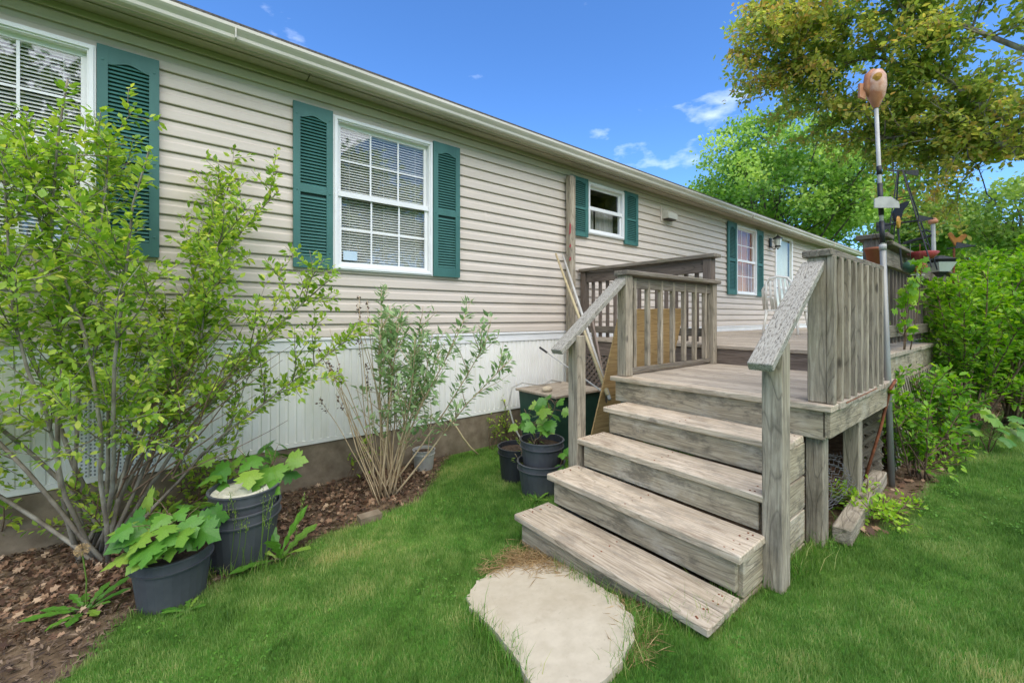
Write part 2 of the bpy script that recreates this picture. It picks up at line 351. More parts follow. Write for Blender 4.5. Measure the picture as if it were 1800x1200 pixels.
noise_mat('rock', srgb(170, 156, 134), srgb(190, 176, 152), scale=8, rough=.9, bump=.3)
noise_mat('lantern_glass', srgb(180, 184, 176), srgb(200, 204, 196), scale=3, rough=.2, bump=0)
noise_mat('sticker', srgb(180, 200, 214), srgb(196, 212, 222), scale=3, rough=.5, bump=0)
def glass_mat(name, tint=(.86, .9, .9), refl=.12):
    t, o = newmat(name); lk = t.links.new
    tr = N(t, 'ShaderNodeBsdfTransparent'); tr.inputs['Color'].default_value = (*tint, 1)
    g = N(t, 'ShaderNodeBsdfGlossy', Roughness=.02); g.inputs['Color'].default_value = (1, 1, 1, 1)
    lw = N(t, 'ShaderNodeLayerWeight', Blend=.5); pw = N(t, 'ShaderNodeMath', operation='POWER'); pw.inputs[1].default_value = 4.0; lk(lw.outputs['Facing'], pw.inputs[0])
    ad = N(t, 'ShaderNodeMath', operation='MULTIPLY_ADD'); ad.inputs[1].default_value = .22; ad.inputs[2].default_value = refl; ad.use_clamp = True
    lk(pw.outputs[0], ad.inputs[0]); mxs = N(t, 'ShaderNodeMixShader'); lk(ad.outputs[0], mxs.inputs['Fac'])
    lk(tr.outputs['BSDF'], mxs.inputs[1]); lk(g.outputs['BSDF'], mxs.inputs[2]); lk(mxs.outputs['Shader'], o.inputs['Surface'])
glass_mat('glass', (.97, .98, .98), .04)
glass_mat('door_glass', (.95, .97, .95), .03)
leaf_mat('shrub_leaf', [(0, srgb(98, 136, 52)), (.4, srgb(146, 180, 72)), (.75, srgb(188, 208, 88)), (1, srgb(220, 220, 104))], .5)
leaf_mat('buddleia_leaf', [(0, srgb(104, 134, 84)), (.6, srgb(148, 176, 118)), (1, srgb(190, 208, 156))], .4)
leaf_mat('hedge_leaf', [(0, srgb(84, 132, 42)), (.5, srgb(136, 182, 58)), (1, srgb(190, 216, 82))], .48)
leaf_mat('maple_tree_leaf', [(0, srgb(88, 126, 52)), (.5, srgb(146, 182, 80)), (1, srgb(196, 216, 112))], .45)
leaf_mat('olive_leaf', [(0, srgb(136, 160, 74)), (.5, srgb(174, 184, 88)), (.8, srgb(192, 180, 92)), (1, srgb(198, 164, 98))], .6)
leaf_mat('pale_leaf', [(0, srgb(110, 140, 58)), (1, srgb(170, 190, 92))], .4)
leaf_mat('dead_leaf', [(0, srgb(70, 50, 38)), (.4, srgb(114, 86, 66)), (.75, srgb(146, 114, 88)), (1, srgb(186, 160, 130))], .1, .8)
leaf_mat('bark_chip', [(0, srgb(58, 46, 38)), (.5, srgb(92, 76, 62)), (1, srgb(134, 114, 94))], .0, .9)
leaf_mat('straw', [(0, srgb(156, 126, 86)), (1, srgb(196, 170, 124))], .1, .8)
leaf_mat('seed_brown', [(0, srgb(70, 54, 48)), (1, srgb(112, 88, 74))], .1, .9)
leaf_mat('grass_blade', [(0, srgb(80, 114, 50)), (.35, srgb(114, 148, 70)), (.7, srgb(148, 172, 96)), (.9, srgb(172, 184, 112)), (1, srgb(196, 190, 128))], .4)
leaf_mat('tall_grass', [(0, srgb(78, 128, 42)), (.7, srgb(112, 156, 60)), (1, srgb(186, 180, 116))], .35)
leaf_obj_mat('maple_leaf', [(0, srgb(72, 124, 40)), (.5, srgb(98, 150, 52)), (1, srgb(148, 176, 68))])
leaf_obj_mat('weed_leaf', [(0, srgb(72, 124, 40)), (.6, srgb(106, 156, 54)), (1, srgb(150, 180, 70))])

# ---------------------------------------------------------------- ground, beds, slab
def inpoly(P, poly):
    x, y = P[:, 0], P[:, 1]; r = np.zeros(len(P), bool); n = len(poly)
    for i in range(n):
        x0, y0 = poly[i]; x1, y1 = poly[(i + 1) % n]
        c = ((y0 > y) != (y1 > y)); xx = (x1 - x0) * (y - y0) / ((y1 - y0) if y1 != y0 else 1e-9) + x0
        r ^= c & (x < xx)
    return r
def gpoly(px): return [tuple(ground(x, y).xy) for x, y in px]
BED = gpoly([(20, 1250), (120, 1195), (225, 1085), (300, 1062), (420, 1012), (505, 985), (560, 945), (640, 915), (735, 882), (768, 838), (790, 800), (850, 783), (925, 772)])
BED = [(-4.0, BED[0][1] - .3)] + BED + [(3.2, 3.0), (4.3, 2.4), (4.4, 4.2), (-4.0, 4.2)]
RBED = gpoly([(1470, 930), (1540, 950), (1600, 895), (1660, 835), (1725, 762), (1790, 702)])
RBED = [(2.9, .95)] + RBED + [(16, .2), (16, 1.2), (2.9, 1.2)]
SLAB = gpoly([(818, 1052), (838, 1022), (880, 1000), (930, 985), (985, 990), (1040, 1030), (1085, 1062), (1118, 1105), (1112, 1150), (1075, 1200), (1010, 1262), (950, 1240), (915, 1185), (868, 1120), (832, 1080)])
STEPS = [(1.70, .88), (2.7, .84), (4.6, .72), (14, .72), (14, 4.2), (4.4, 4.2), (4.4, 2.3), (2.8, 2.3), (2.7, 2.05), (1.70, 2.0)]
# ground sheet: fine near, coarse to the horizon
gx = np.concatenate([[-400, -120, -40, -15, -7], np.arange(-4, 15.01, .08), [18, 25, 40, 80, 160, 400]])
gy = np.concatenate([[-400, -120, -50, -25, -14], np.arange(-8, 4.41, .08), [6, 10, 20, 50, 120, 400]])
GXX, GYY = np.meshgrid(gx, gy)
P2 = np.stack([GXX.ravel(), GYY.ravel()], 1)
Zg = gz(P2[:, 1]) + .012 * np.sin(P2[:, 0] * 2.1 + 1.3) * np.cos(P2[:, 1] * 2.7) * (np.abs(P2[:, 0]) < 15)
Vg = np.column_stack([P2, Zg]); nx, ny = len(gx), len(gy)
ii = (np.arange(ny - 1)[:, None] * nx + np.arange(nx - 1)[None, :]).ravel()
tg = np.concatenate([np.stack([ii, ii + 1, ii + nx + 1], 1), np.stack([ii, ii + nx + 1, ii + nx], 1)])
bedm = (inpoly(P2, BED) | inpoly(P2, RBED) | inpoly(P2, STEPS)).astype(float)
t, o = newmat('ground_mat'); lk = t.links.new
at = N(t, 'ShaderNodeAttribute', attribute_name='rnd'); tcg = N(t, 'ShaderNodeTexCoord')
n1 = N(t, 'ShaderNodeTexNoise', Scale=9, Detail=8, Roughness=.7); lk(tcg.outputs['Object'], n1.inputs['Vector'])
rs = ramp(t, [(.3, srgb(70, 56, 44)), (.55, srgb(112, 94, 74)), (.75, srgb(150, 132, 108))]); lk(n1.outputs['Fac'], rs.inputs['Fac'])
n2 = N(t, 'ShaderNodeTexNoise', Scale=1.2, Detail=9, Roughness=.75); lk(tcg.outputs['Object'], n2.inputs['Vector'])
rg = ramp(t, [(.3, srgb(50, 84, 30)), (.5, srgb(74, 118, 42)), (.7, srgb(104, 140, 58))]); lk(n2.outputs['Fac'], rg.inputs['Fac'])
mxg = N(t, 'ShaderNodeMix', data_type='RGBA'); lk(at.outputs['Fac'], mxg.inputs['Factor']); lk(rg.outputs['Color'], mxg.inputs['A']); lk(rs.outputs['Color'], mxg.inputs['B'])
pg = N(t, 'ShaderNodeBsdfPrincipled', Roughness=1.0); pg.inputs['Specular IOR Level'].default_value = .1; lk(mxg.outputs['Result'], pg.inputs['Base Color'])
bg2 = N(t, 'ShaderNodeBump', Strength=.8, Distance=.03); lk(n1.outputs['Fac'], bg2.inputs['Height']); lk(bg2.outputs['Normal'], pg.inputs['Normal']); lk(pg.outputs['BSDF'], o.inputs['Surface'])
tag(np_mesh('ground', Vg, tg, 'ground_mat', rnd=bedm, smooth=True), kind='structure')
def refine(poly, k, amp):
    out = []
    for i in range(len(poly)):
        a, b = Vector(poly[i]), Vector(poly[(i + 1) % len(poly)]); nrm = Vector((-(b - a).y, (b - a).x)).normalized()
        for j in range(k): out.append(a.lerp(b, j / k) + nrm * random.uniform(-amp, amp))
    return out
SLAB = [tuple(v) for v in refine(SLAB, 5, .006)]
g = Geo(); zs = float(gz(1.45)) + .02
pts = [Vector((x + random.uniform(-.01, .01), y + random.uniform(-.01, .01), zs - .07 + .14 * (1.45 - y))) for x, y in SLAB]
g.plate(pts[::-1], (0, 0, .085)); tag(g.build('paving_slab', 'concrete'), 'irregular pale concrete slab in the grass at the foot of the wooden steps', 'slab')

# ---------------------------------------------------------------- scattering of blades and leaves
def frames(D, Nn):
    """orthonormal frames from direction D and rough normal Nn"""
    D = D / np.linalg.norm(D, axis=1, keepdims=True)
    S = np.cross(Nn, D); l = np.linalg.norm(S, axis=1, keepdims=True); l[l < 1e-6] = 1; S /= l
    return D, S, np.cross(D, S)
OVATE = (np.array([(0, 0, 0), (.22, .2, .04), (.55, .27, .05), (1, 0, -.06), (.55, -.27, .05), (.22, -.2, .04), (.45, 0, -.02)]),
         np.array([(0, 6, 1), (1, 6, 2), (2, 6, 3), (3, 6, 4), (4, 6, 5), (5, 6, 0)]))
LANCE = (np.array([(0, 0, 0), (.35, .12, .03), (1, 0, -.12), (.35, -.12, .03)]), np.array([(0, 2, 1), (0, 3, 2)]))
BROADLANCE = (np.array([(0, 0, 0), (.38, .18, .04), (1, 0, -.12), (.38, -.18, .04)]), np.array([(0, 2, 1), (0, 3, 2)]))
QUAD = (np.array([(0, 0, 0), (.45, .34, .08), (1, 0, -.08), (.5, -.36, .02)]), np.array([(0, 2, 1), (0, 3, 2)]))
LOBED = (np.array([(0, 0, 0), (.15, .42, .02), (.42, .22, .03), (.62, .5, -.04), (.7, .2, .0), (1, 0, -.1), (.7, -.2, 0), (.62, -.5, -.04), (.42, -.22, .03), (.15, -.42, .02)]),
         np.array([(0, 2, 1), (2, 4, 3), (0, 4, 2), (0, 6, 4), (4, 6, 5), (0, 8, 6), (6, 8, 7), (0, 9, 8)]))
def leaves(name, P, D, Nn, size, tmpl, mat, parent=None, rnd=None, kind='stuff'):
    tv, tf = tmpl; D, S, U = frames(np.asarray(D, float), np.asarray(Nn, float)); size = np.asarray(size).reshape(-1, 1, 1)
    V = P[:, None, :] + size * (tv[None, :, 0, None] * D[:, None] + tv[None, :, 1, None] * S[:, None] + tv[None, :, 2, None] * U[:, None])
    n, k = len(P), len(tv)
    T = (np.arange(n)[:, None, None] * k + tf[None]).reshape(-1, 3)
    if rnd is None: rnd = rng.random(n)
    o = np_mesh(name, V.reshape(-1, 3), T, mat, parent, rnd=np.repeat(rnd, k), smooth=False)
    if kind: o['kind'] = kind
    return o
def unit(n):
    v = rng.normal(size=(n, 3)); return v / np.linalg.norm(v, axis=1, keepdims=True)

# lawn: short mown blades
def in_view(P, marg=.12):
    r = P @ np.array([SA, -CA]); f = P @ np.array([CA, SA]); return (f > 1.0) & (np.abs(r) < (1.23 + marg) * f + .6), f
def blades(name, P, h, w, mat, lean=.45, rnd=None, segs=2):
    n = len(P); az = rng.random(n) * 2 * np.pi; ln = h * lean * rng.random(n) ** .7
    Z = gz(P[:, 1]) + .012 * np.sin(P[:, 0] * 2.1 + 1.3) * np.cos(P[:, 1] * 2.7)
    B = np.column_stack([P, Z - .004]); d = np.column_stack([np.cos(az), np.sin(az), np.zeros(n)])
    fa = rng.random(n) * np.pi; s = np.column_stack([np.cos(fa), np.sin(fa), np.zeros(n)]) * (w / 2)[:, None]
    if segs == 2:
        M_ = B + d * (ln * .35)[:, None] + np.array([0, 0, 1]) * (h * .58)[:, None]
        T_ = B + d * ln[:, None] + np.array([0, 0, 1]) * (h * np.sqrt(1 - (lean * .6) ** 2))[:, None]
        V = np.stack([B - s, B + s, M_ - s * .75, M_ + s * .75, T_], 1).reshape(-1, 3)
        T = (np.arange(n)[:, None, None] * 5 + np.array([(0, 1, 3), (0, 3, 2), (2, 3, 4)])[None]).reshape(-1, 3); k = 5
    else:
        T_ = B + d * ln[:, None] + np.array([0, 0, 1]) * h[:, None]
        V = np.stack([B - s, B + s, T_], 1).reshape(-1, 3); T = np.arange(n * 3).reshape(-1, 3); k = 3
    if rnd is None: rnd = rng.random(n)
    return tag(np_mesh(name, V, T, mat, rnd=np.repeat(rnd, k)), kind='stuff')
LAT = rng.random((64, 64))
def vnoise(P, sc):
    q = P * sc + 100; i = np.floor(q).astype(int); f = q - i; f = f * f * (3 - 2 * f); a = i % 64; b = (i + 1) % 64
    return (LAT[a[:, 0], a[:, 1]] * (1 - f[:, 0]) + LAT[b[:, 0], a[:, 1]] * f[:, 0]) * (1 - f[:, 1]) + (LAT[a[:, 0], b[:, 1]] * (1 - f[:, 0]) + LAT[b[:, 0], b[:, 1]] * f[:, 0]) * f[:, 1]
def tone(P):
    v = .36 * vnoise(P, 1.1) + .34 * vnoise(P + 7.3, 4.2) + .30 * vnoise(P + 3.1, 15)
    return np.clip((v - .5) * 1.6 + .43 + rng.normal(0, .16, len(P)), 0, 1)
def patch(P, sc=1.3):
    return .5 + .25 * np.sin(P[:, 0] * sc * 2.3 + 2 * np.sin(P[:, 1] * sc)) + .25 * np.sin(P[:, 1] * sc * 3.1 + 1.7 * np.cos(P[:, 0] * sc * 1.4))
def lawn_pts(n, x0, x1, y0, y1, f0, f1):
    P = np.column_stack([rng.uniform(x0, x1, n), rng.uniform(y0, y1, n)])
    v, f = in_view(P); k = v & (f >= f0) & (f < f1)
    P = P[k]; jit = rng.normal(0, .035, P.shape)
    return P[~(inpoly(P + jit, BED) | inpoly(P + jit, RBED) | inpoly(P + jit * .6, SLAB) | inpoly(P, STEPS))]
# ground-cover weights: one soft tone field over the whole lawn
A = lawn_pts(1500000, -2, 5.5, -3, 4.05, .9, 3.0)
r0 = tone(A)
blades('lawn_grass', A, rng.uniform(.014, .038, len(A)) * (.7 + .6 * vnoise(A, 6)), rng.uniform(.002, .0036, len(A)), 'grass_blade', rnd=r0)
A = lawn_pts(1700000, 0, 13, -8, 4.05, 3.0, 8)
r0 = tone(A)
blades('lawn_grass', A, rng.uniform(.02, .045, len(A)), rng.uniform(.004, .007, len(A)), 'grass_blade', rnd=r0, segs=1)
A = lawn_pts(250000, 3, 40, -25, 2, 8, 30)
blades('lawn_grass', A, rng.uniform(.03, .07, len(A)), rng.uniform(.012, .024, len(A)), 'grass_blade', rnd=tone(A), segs=1)
A = lawn_pts(90000, -2, 8, -3.5, 4.05, .9, 6.0); A = A[vnoise(A + 11, 2.3) * vnoise(A + 5, 7) > .38]       # clover and small weeds in the lawn
WN = unit(len(A)) * .4 + np.array([0, 0, 1]); WD = unit(len(A)) * np.array([1, 1, .3])
leaves('lawn_clover', np.column_stack([A, gz(A[:, 1]) + rng.uniform(.012, .034, len(A))]), WD, WN, rng.uniform(.010, .022, len(A)), OVATE, 'tall_grass', None, rnd=np.clip(rng.random(len(A)) * .6, 0, 1))
# longer grass left unmown along the steps, slab and posts
def along(px, n, sd): 
    Q = np.array(gpoly(px)); seg = rng.integers(0, len(Q) - 1, n); u = rng.random(n)[:, None]
    return Q[seg] * (1 - u) + Q[seg + 1] * u + rng.normal(0, sd, (n, 2))
TG = np.concatenate([along([(1240, 1108), (1290, 1040), (1335, 1010), (1385, 1000), (1440, 960)], 1300, .05), along([(945, 960), (925, 905), (938, 870)], 260, .03),
                     along([(985, 1000), (1060, 1055), (1150, 1105), (1240, 1112)], 420, .025), along([(1445, 965), (1500, 915), (1545, 880)], 300, .03),
                     along([(830, 1090), (880, 1150), (925, 1215)], 420, .03), along([(1090, 1195), (1125, 1140), (1118, 1100)], 300, .03),
                     along([(250, 1085), (380, 1015), (500, 1000)], 350, .05)])
blades('tall_grass', TG, rng.uniform(.05, .15, len(TG)) * rng.uniform(.5, 1.1, len(TG)), rng.uniform(.002, .0036, len(TG)), 'tall_grass', lean=.8)

# leaf litter, bark chips, pine straw
def litter(name, px_or_poly, n, s0, s1, tm, mat, tilt=.5, exclude=None, pts=None):
    poly = px_or_poly
    if pts is None:
        xs = [p[0] for p in poly]; ys = [p[1] for p in poly]
        P = np.column_stack([rng.uniform(max(min(xs), -3), min(max(xs), 14), n * 3), rng.uniform(min(ys), max(ys), n * 3)]); P = P[inpoly(P, poly)]
        v, f = in_view(P); P = P[v][:n]
    else: P = pts
    Nn = np.column_stack([rng.normal(0, tilt, len(P)), rng.normal(0, tilt, len(P)), np.ones(len(P))]); az = rng.random(len(P)) * 2 * np.pi
    D = np.column_stack([np.cos(az), np.sin(az), rng.normal(0, tilt * .5, len(P))])
    P3 = np.column_stack([P, gz(P[:, 1]) + rng.uniform(.004, .03, len(P))])
    return leaves(name, P3, D, Nn, rng.uniform(s0, s1, len(P)), tm, mat)
litter('bark_chips', BED, 15000, .018, .05, LANCE, 'bark_chip')
cl = np.array([ground(x, y).xy for x, y in [(70, 960), (200, 1020), (340, 930), (560, 900), (650, 860), (700, 850), (850, 780), (905, 772), (60, 1060)]])
ci = rng.integers(0, len(cl), 4600); LP = cl[ci] + rng.normal(0, .26, (4600, 2)); LP = LP[inpoly(LP, BED)]
litter('dead_leaves', None, 0, .018, .05, LOBED, 'dead_leaf', .9, pts=LP)
litter('dead_leaves', RBED, 2000, .025, .06, LOBED, 'dead_leaf', .6)
LP = np.concatenate([along([(900, 985), (960, 990), (1000, 1010)], 1600, .06), along([(1085, 1065), (1118, 1110), (1105, 1160)], 800, .035), along([(850, 1010), (930, 985)], 300, .03)])
litter('pine_straw', None, 0, .04, .11, (np.array([(0, 0, 0), (.5, .012, .03), (1, 0, 0), (.5, -.012, .03)]), np.array([(0, 2, 1), (0, 3, 2)])), 'straw', .25, pts=LP)

# ---------------------------------------------------------------- house
D = 4.10                                       # wall plane
HX0, HX1 = -2.6, 18.2
Z_SK, Z_BAND, Z_SID, Z_SOF = .31, 1.13, 1.25, 3.53
house = thing('mobile_home', 'long beige vinyl-sided mobile home with green shutters and white skirting', 'house', (HX0, D, -.12))
def wpx(x0, y0, x1, y1):
    a, b = atY(x0, y0, D), atY(x1, y1, D); return a.x, b.x, min(a.z, b.z), max(a.z, b.z)
w2 = (atY(583, 205, D).x, atY(757, 243, D).x); zt, zb, zm = 3.31, 1.875, 2.60
w1x1 = atY(171, 80, D).x
WIN = {'a': (w1x1 - (w2[1] - w2[0]), w1x1, zb, zt), 'b': (w2[0], w2[1], zb, zt)}
z3t, z3b = atY(1028.7, 320, D).z, atY(1031.7, 411.7, D).z
WIN['c'] = (atY(1029, 320, D).x, atY(1092.7, 337, D).x, z3b, z3t)
z4t, z4b = atY(1290, 395, D).z, atY(1291.7, 517.5, D).z
WIN['d'] = (atY(1290.5, 395, D).x, atY(1326, 405, D).x, z4b, z4t)
DOOR = (atY(1360, 412, D).x, atY(1390, 418, D).x, 1.16, atY(1360, 411.7, D).z)
OPEN = [(x0 + .03, x1 - .03, z0 + .03, z1 - .03) for x0, x1, z0, z1 in list(WIN.values()) + [DOOR]]
NC = 19; EX = (Z_SOF - Z_SID) / NC
# Dutch-lap profile of one course: (height, distance proud of the wall)
PROF = [(0, .0), (0, .026), (.006, .028), (EX * .54, .023), (EX * .66, .015), (EX * .90, .012), (EX * .915, .002), (EX, .002)]
def clip_prof(prof, a, b):
    out = []
    for (z0, y0), (z1, y1) in zip(prof[:-1], prof[1:]):
        if z1 < a or z0 > b or (z0 == z1 and not (a <= z0 <= b)): continue
        def at_(z): return y0 if z1 == z0 else y0 + (y1 - y0) * (z - z0) / (z1 - z0)
        za, zb_ = max(z0, a), min(z1, b)
        if z0 == z1: seg = [(z0, y0), (z1, y1)]
        else: seg = [(za, at_(za)), (zb_, at_(zb_))]
        for s_ in seg:
            if not out or out[-1] != s_: out.append(s_)
    return out
def extrude_prof(G, prof, x0, x1, Y, base):
    n = len(prof); i = len(G.v)
    for x in (x0, x1):
        for z, y in prof: G.v.append(Vector((x, Y - y, base + z)))
    for k in range(n - 1): G.f.append((i + k, i + n + k, i + n + k + 1, i + k + 1))
for c in range(NC):
    z0 = Z_SID + c * EX; cuts = sorted({HX0, HX1} | {v for o_ in OPEN for v in o_[:2]})
    runs = []
    for xa, xb in zip(cuts[:-1], cuts[1:]):
        xm = (xa + xb) / 2; op = [o_ for o_ in OPEN if o_[0] < xm < o_[1] and o_[2] < z0 + EX and o_[3] > z0]
        runs.append((xa, xb, op[0] if op else None))
    merged = []
    for r_ in runs:                                          # one object for each unbroken length between openings
        if merged and merged[-1][2] is None and r_[2] is None: merged[-1] = (merged[-1][0], r_[1], None)
        else: merged.append(r_)
    for xa, xb, op in merged:
        pf = []
        if op is None: pf = [PROF]
        else:
            lo_, hi_ = op[2] - z0, op[3] - z0
            if lo_ > 0: pf.append(clip_prof(PROF, 0, lo_))
            if hi_ < EX: pf.append(clip_prof(PROF, hi_, EX))
        for q in pf:
            G = Geo(); extrude_prof(G, q, xa, xb, D, z0); G.build('siding_course', 'siding_vinyl', house)
# vertical butt seams where two lengths of siding overlap
for x, y, k in [(223, 58, 1), (930, 285, 1), (842, 308, 2), (850, 372, 1), (943, 415, 1), (1210, 365, 1), (1150, 425, 1)]:
    p = atY(x, y, D); c = int((p.z - Z_SID) / EX); z0 = Z_SID + c * EX; G = Geo(); extrude_prof(G, [(z, y_ + .0022) for z, y_ in PROF[1:]], p.x, p.x + .035, D, z0)
    G.build('siding_seam', 'siding_vinyl', house)
# end walls, back, roof
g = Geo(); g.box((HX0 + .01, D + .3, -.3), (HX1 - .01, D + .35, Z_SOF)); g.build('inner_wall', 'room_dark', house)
for x in (HX0, HX1 - .02):
    g = Geo(); g.box((x, D + .004, Z_SK), (x + .02, D + 4.3, Z_SOF)); g.build('end_wall', 'siding_vinyl', house)
g = Geo(); g.box((HX0, D + 4.28, 0), (HX1, D + 4.3, Z_SOF)); g.build('back_wall', 'siding_vinyl', house)
slab('trim_band', HX0, HX1, D - .022, D + .01, Z_BAND + .002, Z_SID - .002, 'white_frame', house)
slab('trim_lip', HX0, HX1, D - .034, D - .0225, Z_SID - .03, Z_SID - .006, 'white_frame', house)
slab('bottom_track', HX0, HX1, D - .012, D + .05, Z_SK - .03, Z_SK + .012, 'white_vinyl', house)
slab('foundation_wall', HX0, HX1, D + .0, D + .25, -.4, Z_SK - .032, 'foundation', house, bev=.01)
# ribbed skirting, one object per 0.406 m panel
PW = .4064; G = Geo(); prof = []
for r_ in range(6):
    x0 = r_ * PW / 6
    prof += [(x0, .0), (x0 + .006, -.011), (x0 + PW / 6 - .018, -.011), (x0 + PW / 6 - .012, 0)]
prof.append((PW, 0))
for z in (Z_SK + .012, Z_BAND + .004):
    for x, y in prof: G.v.append(Vector((x, y, z)))
n_ = len(prof)
for k in range(n_ - 1): G.f.append((k, k + 1, n_ + k + 1, n_ + k))
sk_me = None; x = HX0; vent_x = atY(182, 770, D).x
t, o = newmat('vented_vinyl'); lk = t.links.new                         # punched vent panel: rows of small holes
tcv = N(t, 'ShaderNodeTexCoord'); mpv = N(t, 'ShaderNodeMapping'); mpv.inputs['Scale'].default_value = (46, 1, 38); lk(tcv.outputs['Object'], mpv.inputs['Vector'])
fv = N(t, 'ShaderNodeVectorMath', operation='FRACTION'); lk(mpv.outputs['Vector'], fv.inputs[0])
sv = N(t, 'ShaderNodeSeparateXYZ'); lk(fv.outputs['Vector'], sv.inputs['Vector'])
gx_ = N(t, 'ShaderNodeMath', operation='GREATER_THAN'); gx_.inputs[1].default_value = .55; lk(sv.outputs['X'], gx_.inputs[0])
gz_ = N(t, 'ShaderNodeMath', operation='GREATER_THAN'); gz_.inputs[1].default_value = .5; lk(sv.outputs['Z'], gz_.inputs[0])
mu = N(t, 'ShaderNodeMath', operation='MULTIPLY'); lk(gx_.outputs[0], mu.inputs[0]); lk(gz_.outputs[0], mu.inputs[1])
mxv = N(t, 'ShaderNodeMix', data_type='RGBA'); mxv.inputs['A'].default_value = (*srgb(224, 225, 224), 1); mxv.inputs['B'].default_value = (*srgb(120, 124, 128), 1); lk(mu.outputs[0], mxv.inputs['Factor'])
pv = N(t, 'ShaderNodeBsdfPrincipled', Roughness=.45); lk(mxv.outputs['Result'], pv.inputs['Base Color']); lk(pv.outputs['BSDF'], o.inputs['Surface'])
while x < HX1 - .1:
    if sk_me is None:
        ob = G.build('skirt_panel', 'white_vinyl', house, M=Matrix.Translation((x, D - .002, 0))); sk_me = ob.data
    else: ob = link(bpy.data.objects.new('skirt_panel', sk_me), Matrix.Translation((x, D - .002, 0)), house)
    if x <= vent_x < x + PW:
        ob.data = sk_me.copy(); ob.data.materials[0] = MAT['vented_vinyl']; ob['label'] = 'perforated white vent panel in the skirting'
    x += PW
# soffit panels, fascia, gutter, roof
OV = 3.835
x = HX0 - .2; k = 0
while x < HX1:
    x1 = min(x + 3.66, HX1 + .2); G = Geo()
    for j in range(3):
        ya, yb = OV + .004 + j * (D - OV) / 3, OV + .004 + (j + 1) * (D - OV) / 3 - .008
        G.box((x + .004, ya, Z_SOF + .004 - (.006 if j == 1 else 0)), (x1 - .004, yb, Z_SOF + .02))
    G.build('soffit_panel', 'soffit_vinyl', house); x = x1
slab('frieze_trim', HX0, HX1, D - .05, D - .036, Z_SOF - .045, Z_SOF + .003, 'soffit_vinyl', house)
slab('fascia', HX0 - .2, HX1 + .2, OV - .018, OV + .002, Z_SOF - .03, Z_SOF + .13, 'soffit_vinyl', house)
gp = [(-.02, .0), (-.075, .0), (-.085, .012), (-.088, .035), (-.108, .060), (-.118, .075), (-.118, .098), (-.108, .098), (-.108, .08), (-.098, .07)]
G = Geo(); n_ = len(gp)
for xx in (HX0 - .2, HX1 + .2):
    for y, z in gp: G.v.append(Vector((xx, OV + y + .0, Z_SOF - .012 + z)))
for k in range(n_ - 1): G.f.append((k, n_ + k, n_ + k + 1, k + 1))
G.f.append(tuple(range(n_))); G.build('gutter', 'gutter_paint', house)
for xx in (atY(413, 80, 3.72).x, 9.4, 15.0):
    slab('gutter_bracket', xx, xx + .012, OV - .1205, OV - .02, Z_SOF - .0145, Z_SOF + .07, 'gutter_paint', house)
pitch = .25; ry = D + 2.15; rz = Z_SOF + .11
G = Geo(); G.plate([(HX0 - .25, OV - .06, rz), (HX1 + .25, OV - .06, rz), (HX1 + .25, ry, rz + (ry - OV) * pitch), (HX0 - .25, ry, rz + (ry - OV) * pitch)], (0, 0, .03))
G.plate([(HX0 - .25, ry, rz + (ry - OV) * pitch), (HX1 + .25, ry, rz + (ry - OV) * pitch), (HX1 + .25, ry * 2 - OV, rz), (HX0 - .25, ry * 2 - OV, rz)], (0, 0, .03))
roof = G.build('roof', 'shingle', house)
for xx in (12.2, 13.6, 15.0):                                           # pale flashing strips seen on the far roof
    beam('roof_flashing', (xx, OV + .05, rz + .06), (xx + .5, OV + .35, rz + .135), .05, .02, 'white_vinyl', roof)

# --- windows: frame > sashes, panes, muntins, blind
def ring(G, x0, x1, z0, z1, w, ya, yb):
    G.box((x0, ya, z0), (x0 + w, yb, z1)); G.box((x1 - w, ya, z0), (x1, yb, z1))
    G.box((x0 + w, ya, z1 - w), (x1 - w, yb, z1)); G.box((x0 + w, ya, z0), (x1 - w, yb, z0 + w))
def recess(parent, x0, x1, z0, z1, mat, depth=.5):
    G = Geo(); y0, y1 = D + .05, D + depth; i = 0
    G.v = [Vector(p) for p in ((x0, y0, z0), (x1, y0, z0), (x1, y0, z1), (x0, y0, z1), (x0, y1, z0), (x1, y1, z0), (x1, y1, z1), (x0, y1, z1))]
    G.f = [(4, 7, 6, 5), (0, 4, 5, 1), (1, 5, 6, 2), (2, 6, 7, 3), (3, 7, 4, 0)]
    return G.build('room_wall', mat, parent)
def blind(parent, x0, x1, z0, z1, ang=.9):
    G = Geo(); z = z0 + .015; sp = .0255
    while z < z1 - .03:
        G.box((x0, D + .034, z), (x1, D + .056, z + .0025)); i = len(G.v) - 8
        for q in range(8):
            v = G.v[i + q]; v.z += (v.y - D - .045) * ang
        z += sp
    G.box((x0, D + .03, z1 - .03), (x1, D + .06, z1))
    for cx in (x0 + .12 * (x1 - x0), (x0 + x1) / 2, x1 - .12 * (x1 - x0)): G.box((cx, D + .032, z0), (cx + .003, D + .034, z1))
    return G.build('blind', 'blind_slat', parent)
